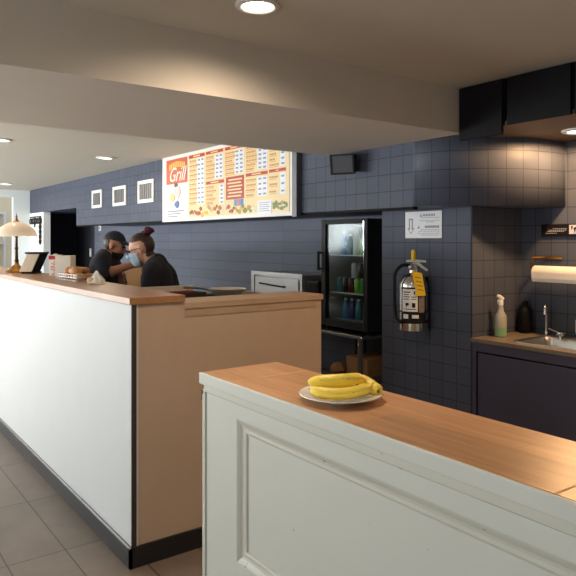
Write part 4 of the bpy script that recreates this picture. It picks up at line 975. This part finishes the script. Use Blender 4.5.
for i in range(4):
    z = 0.34 - i * 0.025; a = -0.012 + 0.006 * i
    p = [Vector(ML(a, -0.1005, z)), Vector(ML(a + 0.035, -0.1005, z - 0.006)), Vector(ML(a + 0.036, -0.1005, z - 0.013)), Vector(ML(a + 0.001, -0.1005, z - 0.007))]
    tgp.loft([p, [v + dd * 0.5 for v in p]])
tgp.build('lettering', mat('tag_ink', srgb(150, 118, 20), 0.6), tag_o)
MB().tube([ML(0.0, -0.02, 0.41), ML(0.0, -0.07, 0.40), ML(0.002, -0.098, 0.366)], 0.0015, 6).build('tag_string', M['white_plastic'], tag_o)

# ------------------------------------------------------------------ sink corner
t = thing('sink_cabinet', (XE, 2.655, 0), 'navy sink cabinet with flat panelled front at the right', 'cabinet')
MB().box(0.02, 0.54, -3.5, -0.002, 0.08, 0.10).box(0.02, 0.54, -0.022, -0.002, 0.10, 0.93).box(0.02, 0.54, -3.5, -1.2, 0.10, 0.93).box(0.50, 0.54, -1.2, -0.022, 0.10, 0.93).build('body', M['navy_cab'], t)
MB().box(0.0, 0.02, -3.5, -0.002, 0.885, 0.945).box(0.0, 0.02, -0.03, -0.002, 0.08, 0.885).box(0.0, 0.02, -1.63, -1.57, 0.08, 0.885).build('face_frame', M['navy_cab'], t, bevel=0.002)
MB().box(0.006, 0.019, -1.56, -0.04, 0.1, 0.875).build('door', M['navy_cab'], t, bevel=0.003)
MB().box(0.006, 0.019, -3.4, -1.64, 0.1, 0.875).build('door', M['navy_cab'], t, bevel=0.003)
MB().box(0.04, 0.06, -3.5, -0.002, 0.0, 0.08).build('toe_kick', M['black_base'], t)
t = thing('sink_worktop', (XE, 2.655, 0.945), 'brown stone worktop round the sink', 'worktop')
hx0, hx1, hy0, hy1 = 0.075, 0.43, -0.95, -0.26
MB().box(-0.012, hx0, -3.5, 0, 0, 0.023).box(hx1, 0.54, -3.5, 0, 0, 0.023).box(hx0, hx1, hy1, 0, 0, 0.023).box(hx0, hx1, -3.5, hy0, 0, 0.023).build('slab', M['stone'], t)
t = thing('sink', (XE, 2.655, 0.968), 'shallow stainless sink basin let into the brown worktop', 'sink')
bs = MB()
def rr(x0, x1, y0, y1, z, rad, n=6):
    out = []
    for cx, cy, a in ((x1 - rad, y1 - rad, 0), (x0 + rad, y1 - rad, 90), (x0 + rad, y0 + rad, 180), (x1 - rad, y0 + rad, 270)):
        for k in range(n + 1):
            q = R(a + 90 * k / n); out.append((cx + rad * math.cos(q), cy + rad * math.sin(q), z))
    return out
bs.loft([rr(hx0 - 0.02, hx1 + 0.02, hy0 - 0.02, hy1 + 0.02, 0.0005, 0.06), rr(hx0 - 0.018, hx1 + 0.018, hy0 - 0.018, hy1 + 0.018, 0.006, 0.06), rr(hx0 + 0.006, hx1 - 0.006, hy0 + 0.006, hy1 - 0.006, 0.004, 0.05), rr(hx0 + 0.012, hx1 - 0.012, hy0 + 0.012, hy1 - 0.012, -0.01, 0.05), rr(hx0 + 0.03, hx1 - 0.03, hy0 + 0.03, hy1 - 0.03, -0.15, 0.05)], cap0=False, cap1=True)
bs.build('basin', M['steel'], t, smooth=True, angle=40)
MB().lathe([(0.03, -0.149), (0.03, -0.147), (0.02, -0.146)], ((hx0 + hx1) / 2, (hy0 + hy1) / 2, 0), 20).build('drain', M['chrome'], t)
t = thing('faucet', (3.882, 2.425, 0.968), 'slim chrome gooseneck faucet behind the sink', 'faucet')
fd = Vector((-0.55, -0.25, 0)).normalized()
MB().lathe([(0.026, 0), (0.026, 0.006), (0.014, 0.014), (0.011, 0.03)], n=20).build('base', M['chrome'], t, smooth=True)
arc = [Vector((0, 0, 0.02)), Vector((0, 0, 0.17))] + [fd * (0.028 - 0.028 * math.cos(a)) + Vector((0, 0, 0.17 + 0.035 * math.sin(a))) for a in [math.pi * k / 10 for k in range(1, 11)]] + [fd * 0.058 + Vector((0, 0, 0.145))]
MB().tube(arc, [0.009] * (len(arc) - 2) + [0.009, 0.011], 12).build('spout', M['chrome'], t, smooth=True)
t = thing('tap', (3.80, 2.275, 0.968), 'round chrome tap knob right of the faucet', 'tap')
MB().lathe([(0.016, 0), (0.013, 0.012), (0.010, 0.02), (0.024, 0.026), (0.027, 0.036), (0.024, 0.046), (0.01, 0.05)], n=20).build('knob', M['chrome'], t, smooth=True)
MB().tube([(0, 0.0, 0.04), (-0.01, 0.075, 0.062)], [0.006, 0.005], 8).build('lever', M['chrome'], t, smooth=True)
t = thing('spray_bottle', (3.605, 2.578, 0.968), 'translucent spray bottle with green liquid at the sink corner', 'bottle')
pb = mat('milky_plastic', srgb(170, 170, 160), 0.35, var=0.04); gq = mat('green_soap', srgb(136, 176, 138), 0.35)
MB().lathe([(0.030, 0), (0.038, 0.004), (0.038, 0.062)], n=28).build('liquid', gq, t, smooth=True, angle=50)
MB().lathe([(0.038, 0.062), (0.038, 0.125), (0.034, 0.142), (0.020, 0.165), (0.016, 0.195), (0.0145, 0.21)], n=28).build('body', pb, t, smooth=True, angle=50)
MB().lathe([(0.016, 0.205), (0.017, 0.232), (0.012, 0.24)], n=20).build('collar', M['white_plastic'], t, smooth=True)
mp_ = lambda a, b, c: tuple(sx * a + qx * b + Vector((0, 0, c)))
MB().tube([mp_(0.014, 0, 0.242), mp_(-0.008, 0, 0.262), mp_(-0.024, 0, 0.268)], [0.014, 0.013, 0.009], 10).tube([mp_(-0.006, 0, 0.252), mp_(-0.018, 0, 0.235), mp_(-0.016, 0, 0.215)], [0.005, 0.005, 0.004], 8).build('spray_head', M['white_plastic'], t, smooth=True)
t = thing('soap_dispenser', (3.885, 2.585, 0.968), 'dark soap bottle in the shaded sink corner', 'bottle')
MB().lathe([(0.036, 0), (0.042, 0.006), (0.042, 0.13), (0.038, 0.165), (0.02, 0.185), (0.018, 0.20)], n=28).build('body', M['black'], t, smooth=True, angle=50)
MB().lathe([(0.020, 0.195), (0.020, 0.214), (0.008, 0.217)], n=18).build('cap', M['black'], t, smooth=True)
# towel holder with a roll
t = thing('towel_holder', (XR, 2.2, 1.475), 'bronze wall bracket holding the paper towel roll', 'towel holder')
for y0_, y1_ in ((0.15, 0.27), (-0.45, -0.33)): MB().box(-0.012, 0, y0_, y1_, -0.004, 0.018, 0.003).build('wall_plate', M['brass'], t)
MB().tube([(-0.006, 0.27, 0.008), (-0.085, 0.315, 0.006), (-0.092, 0.318, -0.02), (-0.092, 0.318, -0.085), (-0.092, 0.29, -0.092)], 0.007, 8).build('arm', M['brass'], t, smooth=True)
MB().tube([(-0.006, -0.45, 0.008), (-0.085, -0.452, 0.006), (-0.092, -0.455, -0.085), (-0.092, -0.43, -0.092)], 0.007, 8).build('arm', M['brass'], t, smooth=True)
MB().tube([(-0.092, 0.30, -0.092), (-0.092, -0.44, -0.092)], 0.006, 8).build('rod', M['dark_brass'], t, smooth=True)
t = thing('paper_towel_roll', (XR - 0.092, 2.2, 1.383), 'long white paper towel roll on the bronze bracket', 'paper towel')
rx = Matrix.Rotation(R(90), 3, 'X')
MB().lathe([(0.02, -0.29), (0.047, -0.29), (0.047, 0.42), (0.02, 0.42)], n=36, rot=rx, cap0=False, cap1=False).build('roll', M['paper'], t, smooth=True)
MB().lathe([(0.0205, -0.289), (0.0205, 0.419), (0.0185, 0.419), (0.0185, -0.289)], n=24, rot=rx, cap0=False, cap1=False).build('core', M['kraft'], t, smooth=True)
MB().loft([[(-0.0475, -0.42, -0.005), (-0.0475, 0.288, -0.005)], [(-0.046, -0.42, -0.035), (-0.046, 0.288, -0.035)], [(-0.040, -0.42, -0.058), (-0.040, 0.288, -0.058)]], closed=False).build('loose_sheet', M['paper'], t)
# black plaque
t = thing('wall_plaque', (XR, 2.33, 1.665), 'black sign with white lettering on the wall above the towel roll', 'sign')
MB().box(-0.014, 0, -0.40, 0.165, -0.042, 0.040, 0.002).build('board', M['matt_black'], t)
pr = MB(); pk = mat('plaque_ink', srgb(168, 168, 176), 0.5)
for z, a, b in ((0.010, 0.08, -0.02), (0.0, 0.11, -0.015), (-0.008, 0.12, 0.0), (-0.020, 0.13, 0.05)):
    y = a
    while y > b:
        d = rnd.uniform(0.006, 0.014); pr.box(-0.0152, -0.0138, max(b, y - d), y, z - 0.002, z + 0.002); y -= d + 0.004
pr.build('lettering', pk, t)
MB().box(-0.0152, -0.0138, -0.118, -0.035, -0.026, 0.033).build('emblem_field', mat('plaque_pale', srgb(190, 192, 206), 0.5), t)
em = MB(); em.prism([(-0.05, 0.025), (-0.05, 0.0), (-0.06, 0.012), (-0.06, 0.027)], 'X', -0.0165, -0.015); em.prism([(-0.075, -0.02), (-0.065, 0.012), (-0.085, 0.022), (-0.10, 0.012), (-0.104, -0.018), (-0.094, -0.018), (-0.092, 0.008), (-0.08, 0.004)], 'X', -0.0165, -0.015)
em.build('emblem', M['matt_black'], t)
t = thing('wall_outlet', (XR, 2.20, 1.04), 'white wall outlet plate at the right end above the sink', 'outlet')
MB().box(-0.006, 0, -0.05, 0.058, -0.045, 0.045, 0.002).build('plate', M['white_plastic'], t)
for z in (-0.02, 0.02): MB().box(-0.0085, -0.0055, -0.016, 0.02, z - 0.013, z + 0.013, 0.001).build('socket', M['white_plastic'], t)

# small things on the far walls
t = thing('thermostat', (XK, 11.13, 1.81), 'small white thermostat high on the far blue wall', 'thermostat')
MB().box(-0.025, 0, -0.05, 0.05, -0.05, 0.05, 0.004).build('housing', M['white_plastic'], t); MB().box(-0.027, -0.024, -0.022, 0.022, -0.01, 0.02).build('display', M['grey_metal'], t)
t = thing('light_switch', (XK, 11.66, 1.37), 'upper of two white switch plates beside the dark recess', 'switch', 'switch plates')
MB().box(-0.012, 0, -0.04, 0.04, -0.075, 0.075, 0.003).build('plate', M['white_plastic'], t); MB().box(-0.018, -0.011, -0.012, 0.012, -0.02, 0.02).build('rocker', M['white_plastic'], t)
t2 = copy_tree(t); t2.location = (XK, 11.60, 1.10); t2['label'] = 'lower of two white switch plates beside the dark recess'
t = thing('wall_ornament', (XS, 12.02, 1.85), 'dark wrought metal ornament hanging on the far white pier', 'wall decoration')
orn = MB()
orn.box(-0.02, -0.008, -0.36, 0.36, 0.155, 0.175)
for k in range(7):
    y = -0.34 + k * 0.113; orn.tube([(-0.014, y + 0.05 * math.cos(a) , 0.09 + 0.05 * math.sin(a)) for a in [2 * math.pi * q / 14 for q in range(15)]], 0.009, 6)
for k in range(4): orn.tube([(-0.014, -0.30 + 0.05 * math.cos(a), -0.02 - 0.085 * k + 0.04 * math.sin(a)) for a in [2 * math.pi * q / 14 for q in range(15)]], 0.012, 6)
orn.tube([(-0.014, -0.30, 0.16), (-0.014, -0.30, -0.33)], 0.016, 6); orn.tube([(-0.014, 0.05, 0.16), (-0.014, 0.05, -0.02)], 0.012, 6)
orn.build('ironwork', M['iron'], t); MB().tube([(-0.012, 0, 0.165), (0, 0, 0.165)], 0.008, 6).build('hook', M['iron'], t)

# ------------------------------------------------------------------ ceiling downlights
def downlight(x, y, z, rad, label, lens, power, angle=125, col=(1.0, 0.80, 0.60), group='recessed ceiling downlights', blend=0.35):
    t = thing('ceiling_light', (x, y, z), label, 'ceiling light', group)
    MB().lathe([(rad, 0.0), (rad, -0.004), (rad * 0.96, -0.009), (rad * 0.78, -0.012), (rad * 0.72, -0.008), (rad * 0.70, 0.0)], n=40, cap0=False, cap1=False).build('trim_ring', M['white_plastic'], t, smooth=True)
    MB().lathe([(rad * 0.71, -0.003), (rad * 0.5, -0.006), (0.0, -0.007)], n=36, cap0=False, cap1=False).build('lens', lens, t, smooth=True)
    d = bpy.data.lights.new('downlight_beam', 'SPOT'); d.energy = power; d.color = col; d.spot_size = R(angle); d.spot_blend = blend; d.shadow_soft_size = rad * 0.6
    o = bpy.data.objects.new('downlight_beam', d); COL.objects.link(o); o.parent = t; o.location = (0, 0, -0.015)
    return t
downlight(1.378, 2.09, CEIL, 0.088, 'large round downlight in the near ceiling in front of the beam', M['lens'], 60, 166, blend=0.9)
downlight(2.56, 6.96, CEIL, 0.10, 'round downlight nearest the menu board in the far ceiling', M['lens_far'], 26, 170)
downlight(1.33, 6.27, CEIL, 0.10, 'round downlight cut by the left edge of the photo', M['lens_far'], 26, 170)
downlight(2.45, 11.15, CEIL, 0.11, 'most distant round downlight at the far left', M['lens_far'], 26, 170)
downlight(3.62, 2.03, 2.245, 0.115, 'bright downlight under the bulkhead above the sink', M['lens'], 95, 178, (1.0, 0.56, 0.25), blend=0.12)
# unseen extra downlights, added to brighten the room and the sink recess
for x, y in ((1.43, -0.2), (0.0, 6.27), (3.72, 0.95)):
    downlight(x, y, CEIL if x < 3 else 2.245, 0.09, 'unseen round downlight added for extra light', M['lens'], 14 if x < 3 else 75, 160, (1.0, 0.80, 0.60) if x < 3 else (1.0, 0.58, 0.28), group='unseen downlights added for extra light', blend=1.0)
